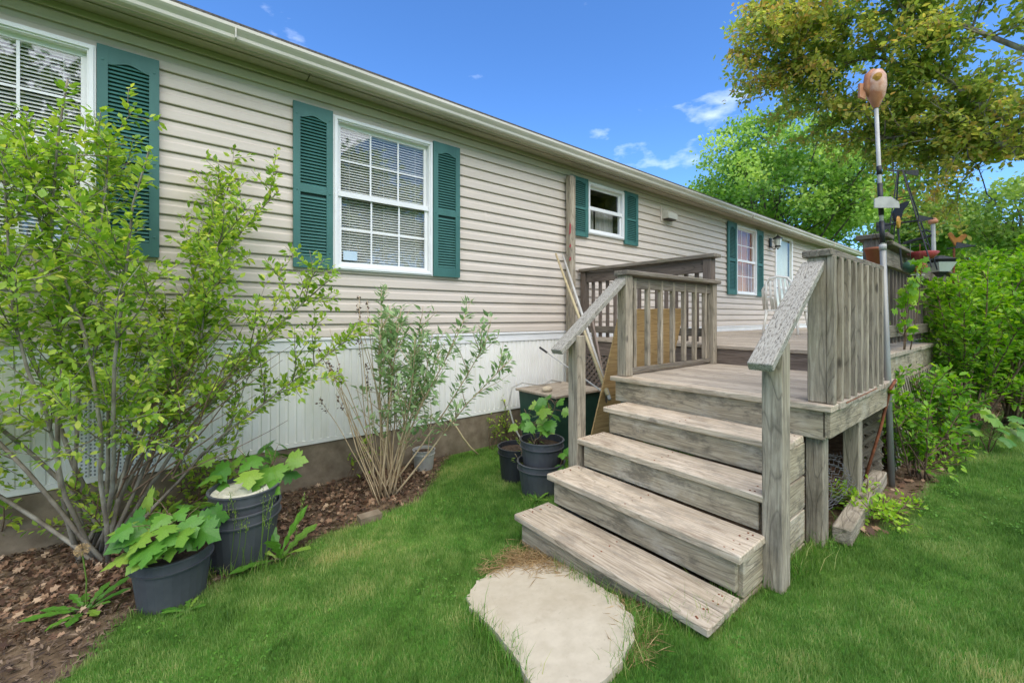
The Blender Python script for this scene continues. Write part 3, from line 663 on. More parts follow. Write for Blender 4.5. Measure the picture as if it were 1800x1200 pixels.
def window(x0, x1, z0, z1, zmid, ncol, nrow, has_blind, room, label=None, rd=.30):
    G = Geo(); ring(G, x0, x1, z0, z1, .045, D - .05, D + .05); ring(G, x0 + .012, x1 - .012, z0 + .012, z1 - .012, .022, D - .062, D - .05)
    wnd = G.build('window', 'white_frame', house)
    if label: wnd['label'] = label
    for (za, zb_, yo) in ((zmid - .018, z1 - .045, .012), (z0 + .045, zmid + .018, -.012)):
        G = Geo(); xa, xb = x0 + .047, x1 - .047; ring(G, xa, xb, za, zb_, .034,  D + yo - .012, D + yo + .012); yo < 0 and G.box((xa, D + yo - .03, zb_ - .05), (xb, D + yo - .012, zb_)); G.build('sash', 'white_frame', wnd)
        G = Geo(); G.box((xa + .034, D + yo - .002, za + .034), (xb - .034, D + yo + .002, zb_ - .034)); G.build('pane', 'glass', wnd)
        gx0, gx1, gz0, gz1 = xa + .034, xb - .034, za + .034, zb_ - .034
        for k in range(1, ncol):
            xm = gx0 + (gx1 - gx0) * k / ncol; G = Geo(); G.box((xm - .008, D + yo - .006, gz0), (xm + .008, D + yo - .003, gz1)); G.build('muntin', 'white_frame', wnd)
        for k in range(1, nrow):
            zz = gz0 + (gz1 - gz0) * k / nrow; G = Geo(); G.box((gx0, D + yo - .0065, zz - .008), (gx1, D + yo - .0062 + .003, zz + .008)); G.build('muntin', 'white_frame', wnd)
    if has_blind: blind(wnd, x0 + .06, x1 - .06, z0 + .05, z1 - .05)
    recess(wnd, x0 + .04, x1 - .04, z0 + .04, z1 - .04, room, rd)
    return wnd
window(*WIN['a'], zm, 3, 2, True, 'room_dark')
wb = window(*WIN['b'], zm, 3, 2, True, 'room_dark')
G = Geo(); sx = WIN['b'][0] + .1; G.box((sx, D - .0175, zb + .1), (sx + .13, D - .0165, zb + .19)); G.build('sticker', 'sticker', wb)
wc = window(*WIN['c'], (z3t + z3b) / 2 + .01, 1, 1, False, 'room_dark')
x0, x1, z0, z1 = WIN['c']
for xa, xb in ((x0 + .06, x0 + .06 + .30 * (x1 - x0)), (x0 + .42 * (x1 - x0), x1 - .06)):
    G = Geo(); n_ = 40
    for k in range(n_ + 1):
        xx = xa + (xb - xa) * k / n_; yy = D + .12 + .015 * math.sin(k * 1.15)
        G.v += [Vector((xx, yy, z0 + .05)), Vector((xx, yy, z0 + .62 * (z1 - z0)))]
    for k in range(n_): G.f.append((2 * k, 2 * k + 2, 2 * k + 3, 2 * k + 1))
    G.build('curtain', 'curtain', wc)
window(*WIN['d'], (z4t + z4b) / 2, 3, 2, False, 'room_brown', None, .13)
def shutter(x0, x1, z0, z1):
    y0, y1 = D - .062, D - .036; st = .17 * (x1 - x0); H_ = z1 - z0
    G = Geo(); G.box((x0, y0, z0), (x0 + st, y1, z1)); G.box((x1 - st, y0, z0), (x1, y1, z1))
    G.box((x0 + st, y0 + .002, z0), (x1 - st, y1, z0 + .07 * H_)); zmid_ = z0 + .46 * H_
    G.box((x0 + st, y0 + .002, zmid_), (x1 - st, y1, zmid_ + .045 * H_))
    a, b, n_ = x0 + st, x1 - st, 14                                       # arched top rail
    lowz = [z1 - (.075 + .022 * (1 - math.cos(math.pi * 2 * k / n_)) * -.5 + .012) * H_ for k in range(n_ + 1)]
    pts = [(a + (b - a) * k / n_, y0 + .002, lowz[k]) for k in range(n_ + 1)] + [(b, y0 + .002, z1), (a, y0 + .002, z1)]
    G.plate(pts, (0, y1 - y0 - .002, 0)); sh = G.build('shutter', 'shutter_green', house)
    G = Geo(); z = z0 + .07 * H_ + .006; sp = .0285
    while z < z1 - .07 * H_:
        if not (zmid_ - .03 < z < zmid_ + .045 * H_):
            i = len(G.v); G.v += [Vector((a, y0 + .004, z)), Vector((b, y0 + .004, z)), Vector((b, y1 - .004, z + .024)), Vector((a, y1 - .004, z + .024)), Vector((a, y0 + .007, z - .003)), Vector((b, y0 + .007, z - .003))]
            G.f += [(i, i + 1, i + 2, i + 3), (i + 4, i + 5, i + 1, i)]
        z += sp
    G.build('louvers', 'shutter_green', sh)
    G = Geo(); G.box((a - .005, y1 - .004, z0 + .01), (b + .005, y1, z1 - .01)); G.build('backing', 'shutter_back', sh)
    for xx in (x0 + st / 2, x1 - st / 2):
        for zz in (z0 + .1 * H_, z0 + .47 * H_, z0 + .93 * H_):
            G = Geo(); G.lathe([(0, .004), (.008, .003), (.009, 0)], n=8); G.build('screw', 'shutter_green', sh, M=Matrix.Translation((xx, y0, zz)) @ Matrix.Rotation(math.pi / 2, 4, 'X'))
shw = atY(583, 300, D).x - atY(514, 300, D).x
for k, w_ in (('a', shw), ('b', shw)):
    x0, x1, z0, z1 = WIN[k]; shutter(x0 - w_ - .004, x0 - .004, z0 + .0, z1 + .02); shutter(x1 + .004, x1 + w_ + .004, z0 + .0, z1 + .02)
x0, x1, z0, z1 = WIN['c']; shutter(atY(998, 310, D).x, x0 - .004, atY(1027, 418, D).z, z1 + .02); shutter(x1 + .004, atY(1116.5, 340, D).x, atY(1027, 418, D).z, z1 + .02)
x0, x1, z0, z1 = WIN['d']; shutter(atY(1275, 393, D).x, x0 - .004, z0 - .01, z1 + .02); shutter(x1 + .004, atY(1337.5, 408, D).x, z0 - .01, z1 + .02)
# --- storm door
x0, x1, z0, z1 = DOOR
G = Geo(); ring(G, x0, x1, z0, z1, .06, D - .05, D + .02); door = G.build('door', 'white_frame', house)
zmd = z0 + .44 * (z1 - z0)
G = Geo(); G.box((x0 + .062, D - .03, z0 + .062), (x1 - .062, D - .01, zmd - .45)); G.box((x0 + .062, D - .034, zmd - .03), (x1 - .062, D - .012, zmd + .03)); G.build('door_panel', 'white_frame', door)
G = Geo(); G.box((x0 + .062, D - .022, zmd + .03), (x1 - .062, D - .018, z1 - .062)); G.build('pane', 'door_glass', door)
G = Geo(); G.box((x0 + .062, D - .022, zmd - .45), (x1 - .062, D - .018, zmd - .03)); G.build('pane', 'glass', door)
G = Geo(); G.box((x0 + .07, D + .05, z0 + .03), (x1 - .07, D + .08, z1 - .05)); G.build('inner_door', 'resin_white', door)
G = Geo(); G.tube([(x0 + .1, D - .035, zmd - .02), (x0 + .1, D - .09, zmd - .02), (x0 + .1, D - .09, zmd - .13)], .014, 6); G.build('handle', 'black_paint', door)
# --- wall lantern
p = atY(1351, 428, D)
G = Geo(); G.box((p.x - .06, D - .05, p.z - .1), (p.x + .06, D - .027, p.z + .12)); lan = G.build('wall_lantern', 'black_paint', house)
G = Geo(); G.tube([(p.x, D - .04, p.z - .08), (p.x, D - .12, p.z - .16), (p.x, D - .2, p.z - .1)], .012, 6); G.lathe([(.0, .3), (.02, .26), (.1, .2), (.11, .18), (.09, .18)], (p.x, D - .2, p.z - .1), 6); G.lathe([(.06, -.06), (.065, -.02), (.02, -.09), (0, -.12)], (p.x, D - .2, p.z - .06), 6); G.build('lantern_cage', 'black_paint', lan)
G = Geo(); G.lathe([(.055, -.06), (.085, .17)], (p.x, D - .2, p.z - .08), 6); G.build('lantern_glass', 'lantern_glass', lan)
# --- vent hood
p = atY(1168, 379, D)
G = Geo(); G.box((p.x - .17, D - .034, p.z - .13), (p.x + .2, D - .026, p.z + .15)); vh = G.build('vent_hood', 'siding_vinyl', house)
G = Geo(); G.plate([(p.x - .13, D - .034, p.z + .1), (p.x - .13, D - .16, p.z + .02), (p.x - .13, D - .16, p.z - .08), (p.x - .13, D - .034, p.z - .08)], (.28, 0, 0)); G.build('hood', 'gutter_paint', vh)
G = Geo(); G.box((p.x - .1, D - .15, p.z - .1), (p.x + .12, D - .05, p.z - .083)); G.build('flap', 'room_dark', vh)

# ---------------------------------------------------------------- deck with stairs (one built thing)
RISE, RUN, A1 = .19, .28, 1.642
TL, TR = 2.055, .82                                            # stair sides (Y)
deck = thing('wooden_deck', 'weathered grey wooden deck with steps, landing, railings and flaking handrails', 'deck', (A1, 1.4, 0.0))
for k in range(4):                                             # four treads of two planks, then the landing
    z = RISE * (k + 1); x = A1 + RUN * k; r = TR if k < 2 else TR + .012
    off = [.0, .012, .02, .015][k]
    l = TL + [.0, .0, -.015, -.02][k]
    slab('tread', x, x + .142, r - off * .3, l + .005, z - .038, z, 'tread_wood', deck, 'y', .005, .002)
    slab('tread', x + .147, x + RUN + .012, r, l, z - .038, z - .001, 'tread_wood', deck, 'y', .005, .002)
    slab('riser', x + .030, x + .064, r + .03, l - .035, z - RISE + .001, z - .039, 'riser_wood', deck, 'y', .003)
for k in range(4):
    z = RISE * (k + 1); x = A1 + RUN * k; G = Geo()
    for yy in (TR + .05, TR + .07, (TL + TR) / 2 + .01, TL - .06, TL - .04):
        for xx in (x + .03, x + .11, x + .18, x + .25):
            G.lathe([(0, .0012), (.0045, .001), (.005, -.002)], (xx + random.uniform(-.008, .008), yy + random.uniform(-.01, .01), z + .0005), 6)
    G.build('nail_heads', 'rust', deck)['kind'] = 'stuff'
x = A1 + RUN * 4; ZL = RISE * 5
slab('riser', x + .030, x + .066, .735, TL + .11, ZL - RISE - .01, ZL - .041, 'riser_wood', deck, 'y', .003)
for Y in (TL - .033, TR + .03):                                # closed stair sides: stacked planks cut to the steps
    for k in range(4):
        zt = RISE * (k + 1) - .042; xa = A1 + RUN * k + .068
        slab('stringer_plank', xa + .002, A1 + RUN * 4 + .02, Y - .019, Y + .017, RISE * k - .03 if k else -.1, zt, 'riser_wood', deck, 'x', .003)
# landing boards run across (parallel to the nosing)
LX0, LX1, LR, LLft = A1 + RUN * 4, 4.42, .700, 2.20
nb = 12; bw = (LX1 - LX0) / nb
for k in range(nb):
    slab('deck_board', LX0 + k * bw + .003, LX0 + (k + 1) * bw - .003, LR + random.uniform(-.006, .006), LLft + random.uniform(-.005, .005), ZL - .038, ZL + random.uniform(-.002, .002), 'deck_wood' if k else 'tread_wood', deck, 'y', .004, .0015)
slab('rim_joist', LX0 + .03, LX1 - .01, LR + .012, LR + .05, ZL - .185, ZL - .04, 'riser_wood', deck, 'x', .003)
slab('rim_joist', LX0 + .068, LX1 - .01, LLft - .05, LLft - .012, ZL - .185, ZL - .04, 'riser_wood', deck, 'x', .003)
def post(x, y, z0, z1, s=.089, mat='post_wood', name='post'):
    return slab(name, x - s / 2, x + s / 2, y - s / 2, y + s / 2, z0, z1, mat, deck, 'z', .005, .0015)
post(LX0 + .115, .80, -.1, ZL - .19); post(3.62, .80, -.1, ZL - .187); post(LX0 + .115, LLft - .1, -.2, ZL - .19)
# upper deck
UX0, UX1, UR, ZU = 4.42, 14.0, .74, 1.14
nb = 40; bw = (UX1 - UX0) / nb
for k in range(nb):
    slab('deck_board', UX0 - .025 + k * bw + .003, UX0 - .025 + (k + 1) * bw - .003, UR + random.uniform(-.008, .008), D - .05, ZU - .038, ZU + random.uniform(-.002, .002), 'deck_wood', deck, 'y', .004, .0015)
slab('rim_joist', UX0, UX0 + .038, UR + .02, D - .05, ZU - .225, ZU - .04, 'brown_wood', deck, 'y', .003)
slab('rim_joist', UX0 + .04, UX1, UR + .02, UR + .058, ZU - .225, ZU - .04, 'riser_wood', deck, 'x', .003)
for xx in (4.47, 7.0, 9.6): post(xx, .85, -.1, ZU - .23)
post(4.5, 3.9, -.2, ZU - .23); post(4.5, 2.35, -.2, ZU - .23)
# stair handrails and posts
PXs = A1 + RUN * 2 + .045
post(PXs, TR - .03, -.1, 1.315, .092); post(PXs, TL + .03, -.15, 1.30, .092)
def hrail(p0, p1, w=.092, h=.04): return beam('handrail', p0, p1, w, h, 'flaking_wood', deck, (0, 0, 1), .004, .002)
rtop = atX(1425, 462, 2.83); rlow = atX(1325, 640, 2.085)
hrail((2.06, .79, 1.205), (2.83, .80, 1.735), .105, .045); hrail((2.05, TL + .04, 1.19), (2.83, TL + .08, 1.735), .098, .042)
# landing railings: top posts, sub-rail, cap, balusters
for Y, out in ((.785, -1), (LLft - .075, 1)):
    top = 1.775
    post(LX0 + .105, Y, ZL, top, .092); post(LX1 - .10 if out > 0 else 3.98, Y, ZL, top, .089)
    xe = LX1 - .06 if out > 0 else 4.02
    slab('top_rail', LX0 + .155, xe - .01, Y + out * .005 - .018, Y + out * .005 + .018, top - .1, top - .012, 'rail_wood', deck, 'x', .003)
    slab('rail_cap', LX0 + .04, xe + .03, Y - .075, Y + .065, top, top + .038, 'rail_wood', deck, 'x', .006, .003)
    if out > 0: slab('bottom_rail', LX0 + .155, xe - .06, Y - .018, Y + .020, ZL + .02, ZL + .058, 'rail_wood', deck, 'x', .003)
    nbal = 7 if out > 0 else 9
    for k in range(nbal):
        if out > 0: xx = LX0 + .23 + k * (xe - LX0 - .40) / (nbal - 1); yy = Y + .005
        else: xx = LX0 + .075 + k * (3.96 - LX0 - .075) / (nbal - 1); yy = Y - .066
        b0 = ZL + .06 if out > 0 else ZL
        slab('baluster', xx - .019, xx + .019, yy - .019, yy + .019, b0, top - (.014 if out > 0 else .0), 'post_wood', deck, 'z', .003, .001)
# front railing of the upper deck, from the house to its post
ZT = ZU + .93
post(4.47, 2.22, ZL - .02, ZT, .095, 'brown_wood'); post(4.47, D - .1, ZU, ZT, .089, 'brown_wood')
slab('top_rail', 4.45, 4.49, 2.27, D - .15, ZT - .15, ZT - .01, 'brown_wood', deck, 'y', .003)
slab('bottom_rail', 4.45, 4.49, 2.27, D - .15, ZU + .08, ZU + .17, 'rail_wood', deck, 'y', .003)
slab('rail_cap', 4.39, 4.54, 2.12, D - .05, ZT, ZT + .04, 'rail_wood', deck, 'y', .006, .003)
for k in range(13):
    yy = 2.38 + k * (D - .22 - 2.38) / 12
    slab('baluster', 4.495, 4.533, yy - .019, yy + .019, ZU + .02, ZT - .015, 'brown_wood', deck, 'z', .003, .001)
# right-hand railing of the upper deck running away along its edge
YR = .82
post(4.50, YR + .03, ZU, ZT + .0, .13, 'rail_wood'); slab('post_cap', 4.40, 4.60, YR - .075, YR + .135, ZT + .001, ZT + .04, 'rail_wood', deck, 'y', .006)
for xx in (7.0, 9.5, 12.0): post(xx, YR, ZU, ZT - .04)
slab('top_rail', 4.57, 13.6, YR - .02, YR + .02, ZT - .20, ZT - .06, 'rail_wood', deck, 'x', .003)
slab('rail_cap', 4.61, 13.6, YR - .07, YR + .07, ZT - .04, ZT - .002, 'rail_wood', deck, 'x', .006, .002)
slab('bottom_rail', 4.57, 13.6, YR - .03, YR + .02, ZU + .12, ZU + .22, 'rail_wood', deck, 'x', .003)
for k in range(54):
    xx = 4.68 + k * .16; slab('baluster', xx - .019, xx + .019, YR + .021, YR + .059, ZU + .05, ZT - .07, 'brown_wood', deck, 'z', .003)
# lattice skirts under the deck: crossing slats
def lattice(p0, ux, uz, W_, H_, step=.085, w=.034, d=.007, nrm=(0, -1, 0), mat='rail_wood'):
    G = Geo(); p0 = Vector(p0); ux = Vector(ux); nn = Vector(nrm)
    root = None
    for s_ in (1, -1):
        k = -int(H_ / step) - 1
        while k * step < W_ + H_:
            a0 = k * step; pts = []
            # line u = a0 + s*z (s=1) or u = a0 + H - z
            z_lo, z_hi = 0.0, H_
            f = (lambda z: a0 + z) if s_ > 0 else (lambda z: a0 + H_ - z)
            if s_ > 0: z_lo = max(0, -a0); z_hi = min(H_, W_ - a0)
            else: z_lo = max(0, a0 + H_ - W_); z_hi = min(H_, a0 + H_)
            if z_hi - z_lo > .04:
                q0 = p0 + ux * f(z_lo) + Vector((0, 0, z_lo)) + nn * (d * (0 if s_ > 0 else 1.1)); q1 = p0 + ux * f(z_hi) + Vector((0, 0, z_hi)) + nn * (d * (0 if s_ > 0 else 1.1))
                beam('lattice_slat', q0, q1, d, w, mat, deck, upv=(q1 - q0).cross(nn), bev=0)
            k += 1
lattice((4.43, 2.3, -.12), (0, 1, 0), 0, 1.75, 1.02, nrm=(-1, 0, 0), mat='brown_wood')
lattice((4.36, .78, .06), (0, 1, 0), 0, .16, .82, step=.09, w=.04, nrm=(-1, 0, 0), mat='post_wood')
lattice((4.55, UR + .015, .08), (1, 0, 0), 0, 2.3, .82, step=.10, w=.04, nrm=(0, -1, 0), mat='post_wood')

# ---------------------------------------------------------------- loose things round the deck
def single(geo, name, mat, label, cat, group=None, smooth=False):
    return tag(geo.build(name, mat, smooth=smooth), label, cat, group)
b = beam('timber_beam', (2.95, .70, .185), (4.2, .765, .21), .092, .095, 'post_wood', None, bev=.006, jit=.002); tag(b, 'short weathered timber lying on the grass beside the landing post', 'timber')
# tall weathered post by the wall
pp = atY(1003, 310, D - .10)
b = slab('old_post', pp.x - .05, pp.x + .05, D - .15, D - .06, -.12, pp.z, 'post_wood', None, 'z', .006, .003); tag(b, 'tall weathered post with red paint marks standing against the siding', 'post')
for (yy, hh) in ((402, .16), (455, .06), (432, .05)):
    q = atY(1002, yy, D - .15); G = Geo(); G.plate([(q.x - .018, D - .1535, q.z - hh / 2), (q.x + .012, D - .1535, q.z - hh / 2 * .7), (q.x + .02, D - .1535, q.z + hh / 3), (q.x - .005, D - .1535, q.z + hh / 2)], (0, .004, 0)); G.build('paint_mark', 'red_paint', b)
# plywood sheet leaning outside the landing rail
G = Geo(); G.plate([(2.95, 2.62, .12), (3.0, 2.27, 1.50), (4.05, 2.27, 1.52), (4.10, 2.62, .10)], (0, .012, .003)); single(G, 'plywood_sheet', 'plywood', 'yellow plywood sheet leaning on the landing rail behind the balusters', 'plywood')
# two long poles and a plank leaning in the corner
for (xa, ya, xb, yb, m_, lab) in ((977, 446, 1068, 694, 'pole_tan', 'tan leaning pole, the left one of two crossing the stair handrail'), (990, 450, 1072, 702, 'pole_white', 'pale metal pole leaning beside the tan pole')):
    a_ = atY(xa, ya, D - .22); b_ = atX(xb, yb, 3.0); G = Geo(); G.tube([a_, a_.lerp(b_, .5), b_], [.013, .016, .018], 8); single(G, 'leaning_pole', m_, lab, 'pole', 'poles leaning by the deck', True)
a_ = atX(1042, 612, 3.6); b_ = atX(1066, 702, 3.05)
pl = beam('leaning_plank', a_ + Vector((0, .02, .3)), b_, .14, .02, 'brown_wood', None, upv=(1, -.6, .2)); tag(pl, 'narrow pinkish grey plank leaning below the deck edge', 'plank')
# dark green bin with a wooden lid
bx = thing('storage_bin', 'dark green storage bin with weathered wooden lid against the skirting', 'bin', (3.45, 3.5, -.1))
G = Geo(); G.v = [Vector(p) for p in ((3.14, 3.22, -.12), (3.80, 3.22, -.12), (3.80, 3.76, -.12), (3.14, 3.76, -.12), (3.10, 3.18, .57), (3.84, 3.18, .57), (3.84, 3.8, .57), (3.10, 3.8, .57))]
G.f = [(0, 3, 2, 1), (4, 5, 6, 7), (0, 1, 5, 4), (1, 2, 6, 5), (2, 3, 7, 6), (3, 0, 4, 7)]; G.build('bin_body', 'box_green', bx)
slab('lid', 3.07, 3.87, 3.15, 3.83, .572, .60, 'deck_wood', bx, 'x', .004)
G = Geo(); G.lathe([(0, -.025), (.05, -.02), (.07, .005), (.05, .03), (0, .04)], (3.2, 3.42, .622), 10, 1.1, .7); single(G, 'stone', 'rock', 'rounded tan stone resting on the green bin lid', 'stone', smooth=True)
hp = [(3.3, 3.7, .63), (3.15, 3.8, .66), (3.04, 3.86, .6), (2.98, 3.84, .4), (3.02, 3.78, .15), (3.08, 3.72, .0), (3.1, 3.6, -.07)]
G = Geo(); G.tube([(3.75, 3.75, .615), (3.6, 3.78, .65), (3.45, 3.74, .62)] + hp, .011, 7); single(G, 'garden_hose', 'pole_white', 'pale hose looping over the green bin', 'hose', smooth=True)
q = atY(792, 738, D - .03); hp = [(q.x, D - .01, q.z), (q.x + .02, D - .1, q.z - .05), (q.x + .08, D - .16, q.z - .18), (q.x + .16, D - .2, q.z - .3), (q.x + .24, D - .22, float(gz(3.9)) + .015)]
G = Geo(); G.tube(hp, .011, 7); single(G, 'pipe', 'pole_tan', 'thin curved pipe coming out of the foundation behind the butterfly bush', 'pipe', smooth=True)
a_ = atX(951, 612, 3.2); b_ = atX(1062, 690, 3.05); G = Geo(); G.tube([a_, b_], .008, 6); st = single(G, 'thin_rod', 'zinc', 'thin grey rod with dark tip sticking out past the left stair post', 'rod')
G = Geo(); G.tube([a_ - (b_ - a_) * .02, a_ + (b_ - a_) * .12], .013, 6); G.build('grip', 'black_paint', st)

# nested nursery pots
def pot(name, label, loc, r, h, mat='pot_plastic', n=28, rim=True, fill=None, fillmat='potting_soil', group='plastic nursery pots', tilt=0):
    M = Matrix.Translation(loc) @ Matrix.Rotation(tilt, 4, 'Y')
    G = Geo(); rb = r * .82
    G.lathe([(0, 0), (rb, 0), (rb + (r - rb) * .78, h * .78), (r * 1.03, h * .785), (r * 1.04, h * .81), (r * .985, h * .815), (r, h * .97), (r * 1.045, h * .975), (r * 1.045, h), (r * .97, h), (r * .95, h * .8), (rb * .95, .02)], n=n)
    o_ = tag(G.build(name, mat, smooth=False, M=M), label, 'pot', group)
    G = Geo(); zf = h * (fill or .86); pr = [(0, zf + .01)] + [(r * .94 * k / 6, zf + .012 * math.sin(k * 2.1)) for k in range(1, 7)]; G.lathe(pr, n=n); G.build('soil_fill', fillmat, o_, M=M)
    return o_
P1 = ground(303, 1070); P1.z -= .01; P2_ = ground(432, 1000); P3 = ground(968, 868)
pot('nursery_pot', 'wide dark grey pot with a maple seedling spilling over its rim, nearest the camera', P1 + Vector((0, .12, 0)), .175, .27)
pot('nursery_pot', 'outer dark grey pot of the nested pair right of the shrub', P2_ + Vector((0, .15, 0)), .205, .34, rim=True)
pot('nursery_pot', 'upper grey pot set inside another, filled with dry pale moss', P2_ + Vector((.01, .15, .12)), .19, .33, fill=.93, fillmat='dry_moss')
pot('nursery_pot', 'lower outer grey pot of the pair beside the stairs', P3 + Vector((.0, .12, -.02)), .20, .27, fill=.8)
pot('nursery_pot', 'upper grey pot with maple seedlings beside the left stair post', P3 + Vector((.02, .13, .14)), .185, .29, fill=.8)
pot('nursery_pot', 'black pot half hidden behind the grey pots beside the stairs', P3 + Vector((.05, .52, -.03)), .17, .3, 'pot_black')
q = ground(753, 828); pot('clay_pot', 'old zinc pot with terracotta rim behind the butterfly bush', q + Vector((0, .1, -.02)), .11, .22, 'zinc', group='weathered pots')
q = ground(650, 915); G = Geo(); G.box((q.x - .08, q.y - .04, q.z - .02), (q.x + .08, q.y + .05, q.z + .05)); single(G, 'paving_brick', 'foundation', 'half buried brick at the edge of the mulch bed', 'brick')
# white object under the stairs side: pale flat stone
q = ground(1045, 745); G = Geo(); G.lathe([(0, .0), (.2, .0), (.22, .03), (.17, .06), (0, .065)], (2.75, 2.55, -.02), 12, 1.2, .8); single(G, 'pale_stone', 'concrete', 'pale flat stone on the ground left of the stairs', 'stone')

# chicken wire roll, rusty rods, galvanised pole with gourd birdhouse
G = Geo(); c0 = Vector((3.42, .90, .33)); Rw = .13
for k in range(34):
    ph = 2 * math.pi * k / 34; pts = []
    for j in range(15):
        z_ = -.42 + .84 * j / 14; rr = Rw * (1 + .12 * math.sin(3 * ph + j)) ; an = ph + (.09 if j % 2 else -.09)
        pts.append(c0 + Vector((z_, rr * math.cos(an), rr * math.sin(an) - .03 * math.sin(2 * z_ * 3))))
    G.tube(pts, .0018, 3, False)
single(G, 'chicken_wire_roll', 'wire', 'crumpled roll of grey chicken wire under the landing', 'wire roll')
G = Geo(); G.tube([(3.95, .66, .92), (4.12, .66, .97), (4.2, .70, .9), (4.1, .74, .6), (3.92, .8, .22)], .010, 6); single(G, 'rusty_rod', 'rust', 'bent rusty iron rod hooked over the landing corner', 'rod', smooth=True)
G = Geo(); G.tube([(3.0, .69, .94), (3.4, .63, .99)], .003, 5); single(G, 'twig', 'rust', 'thin twig lying on the landing edge', 'twig')
RX_ = Vector((SA, -CA, 0))
pb, pm, pt = atX(1568, 700, 4.25), atX(1552, 440, 4.2), atX(1540, 186, 4.2)
pole = thing('birdhouse_pole', 'tall grey metal pole with black taped joint and orange ornament on top', 'pole', (pb.x, pb.y, .14))
pb.z = .12
G = Geo(); G.tube([pb, pm], .020, 12); G.build('lower_tube', 'steel_tube', pole, True)
pj = pm.lerp(pt, .42)
G = Geo(); G.tube([pm - (pm - pb).normalized() * -.002, pm.lerp(pt, .04)], .023, 12); G.build('collar', 'zinc', pole, True)
G = Geo(); G.tube([pm, pt], .0135, 10); G.build('upper_tube', 'pole_white', pole, True)
for f0, f1 in ((.05, .2), (.24, .46), (.52, .58)):
    G = Geo(); G.tube([pm.lerp(pt, f0) , pm.lerp(pt, f1)], .017, 10); G.build('tape', 'black_paint', pole, True)
G = Geo(); G.lathe([(.02, -.02), (.04, .02), (.068, .07), (.08, .14), (.076, .22), (.05, .262), (.025, .267), (0, .262)], pt, 14, .95, .8); gd = G.build('gourd', 'gourd', pole, True)
G = Geo(); G.tube([pt - RX_ * .03 + up * .05, pt - RX_ * .075 + up * .14, pt - RX_ * .06 + up * .23, pt - RX_ * .02 + up * .265], [.016, .026, .027, .024], 8); G.build('gourd_lobe', 'gourd', gd, True)
G = Geo(); G.plate([pt - RX_ * .125 + up * .07, pt - RX_ * .08 + up * .05, pt - RX_ * .08 + up * .17, pt - RX_ * .125 + up * .175], (.01, .015, 0)); G.build('gourd_flap', 'gourd', gd)
G = Geo(); G.lathe([(0, -.01), (.03, 0), (0, .01)], (0, 0, 0), 10); G.build('entrance', 'yellow_paint', gd, M=Matrix.Translation(pt + Vector((-.072, -.02, .19))) @ Matrix.Rotation(math.pi / 2, 4, 'Y'))
# ornaments on the rail: everything stands near Y=.8
def op(x, y, X): return atX(x, y, X)
RC = Vector((rt.x, rt.y, 0))
wm = thing('windmill_ornament', 'small black wire windmill tower on the far deck rail', 'garden ornament', op(1600, 470, 5.3), 'rail ornaments')
a_, b_ = op(1583, 300, 5.3), op(1600, 475, 5.3); W_ = .16
G = Geo()
for sx, sy in ((-1, -1), (1, -1), (1, 1), (-1, 1)): G.tube([b_ + Vector((sx * W_, sy * W_, 0)), a_ + Vector((sx * .015, sy * .015, 0))], .006, 5)
for f in (.25, .5, .72, .88):
    c = b_.lerp(a_, f); w_ = W_ * (1 - f) + .015 * f; q = [c + Vector((sx * w_, sy * w_, 0)) for sx, sy in ((-1, -1), (1, -1), (1, 1), (-1, 1), (-1, -1))]; G.tube(q, .004, 4)
G.build('tower', 'black_paint', wm)
G = Geo(); G.tube([a_ - RC * .12, a_ + RC * .05], .006, 5); G.plate([a_ + RC * .05, a_ + RC * .05 + Vector((0, 0, -.03)), a_ + RC * .17 + Vector((0, 0, -.05)), a_ + RC * .17 + Vector((0, 0, .01))], (.004, .004, 0)); G.build('tail_vane', 'black_paint', wm)
c = op(1558, 356, 4.17); G = Geo(); hw, hh = .095, .042
G.plate([c - RC * hw - up * hh, c + RC * hw - up * hh, c + RC * hw * .95 + up * 0, c + RC * .03 + up * hh, c - RC * .06 + up * hh, c - RC * hw + up * hh * .6], (-.006, -.006, 0)); single(G, 'name_plate', 'zinc', 'grey house-shaped metal plate on the birdhouse pole', 'plate')
cv = thing('crow_weathervane', 'black crow weathervane with arrow and yellow flower above the deck rail', 'weathervane', op(1582, 470, 4.9), 'rail ornaments')
G = Geo(); G.tube([op(1585, 470, 4.9), op(1578, 395, 4.9)], .007, 5); G.tube([op(1540, 398, 4.9), op(1640, 384, 4.9)], .008, 5); e = op(1640, 384, 4.9); G.plate([e - RC * .12 - up * .03, e + RC * .03, e - RC * .12 + up * .03], (.005, .005, 0)); s_ = op(1541, 398, 4.9); G.plate([s_ - up * .05, s_ + RC * .12 - up * .02, s_ + RC * .12 + up * .03, s_ + up * .04], (.005, .005, 0)); G.build('arrow', 'black_paint', cv)
G = Geo(); bp = [(1574, 386), (1572, 374), (1578, 362), (1590, 355), (1600, 353), (1596, 361), (1588, 370), (1586, 380), (1580, 388)]; G.plate([op(x, y, 4.88) for x, y in bp], (.02, .02, 0)); G.build('crow', 'black_paint', cv)
G = Geo(); G.lathe([(0, .02), (.05, .012), (.055, 0), (0, -.005)], n=12); G.build('flower', 'yellow_paint', cv, M=Matrix.Translation(op(1578, 391, 4.85)) @ Matrix.Rotation(math.pi / 2, 4, 'X'))
sp = thing('scroll_pole', 'thin grey pole with pale ball top and black scroll arrow', 'garden ornament', op(1641, 470, 6.0), 'rail ornaments')
G = Geo(); G.tube([op(1642, 470, 6.0), op(1640, 392, 6.0)], .018, 8); G.build('rod', 'zinc', sp)
G = Geo(); G.lathe([(0, -.03), (.035, -.015), (.04, .01), (.025, .035), (0, .045)], op(1640, 390, 6.0), 10); G.build('ball', 'gourd', sp, True)
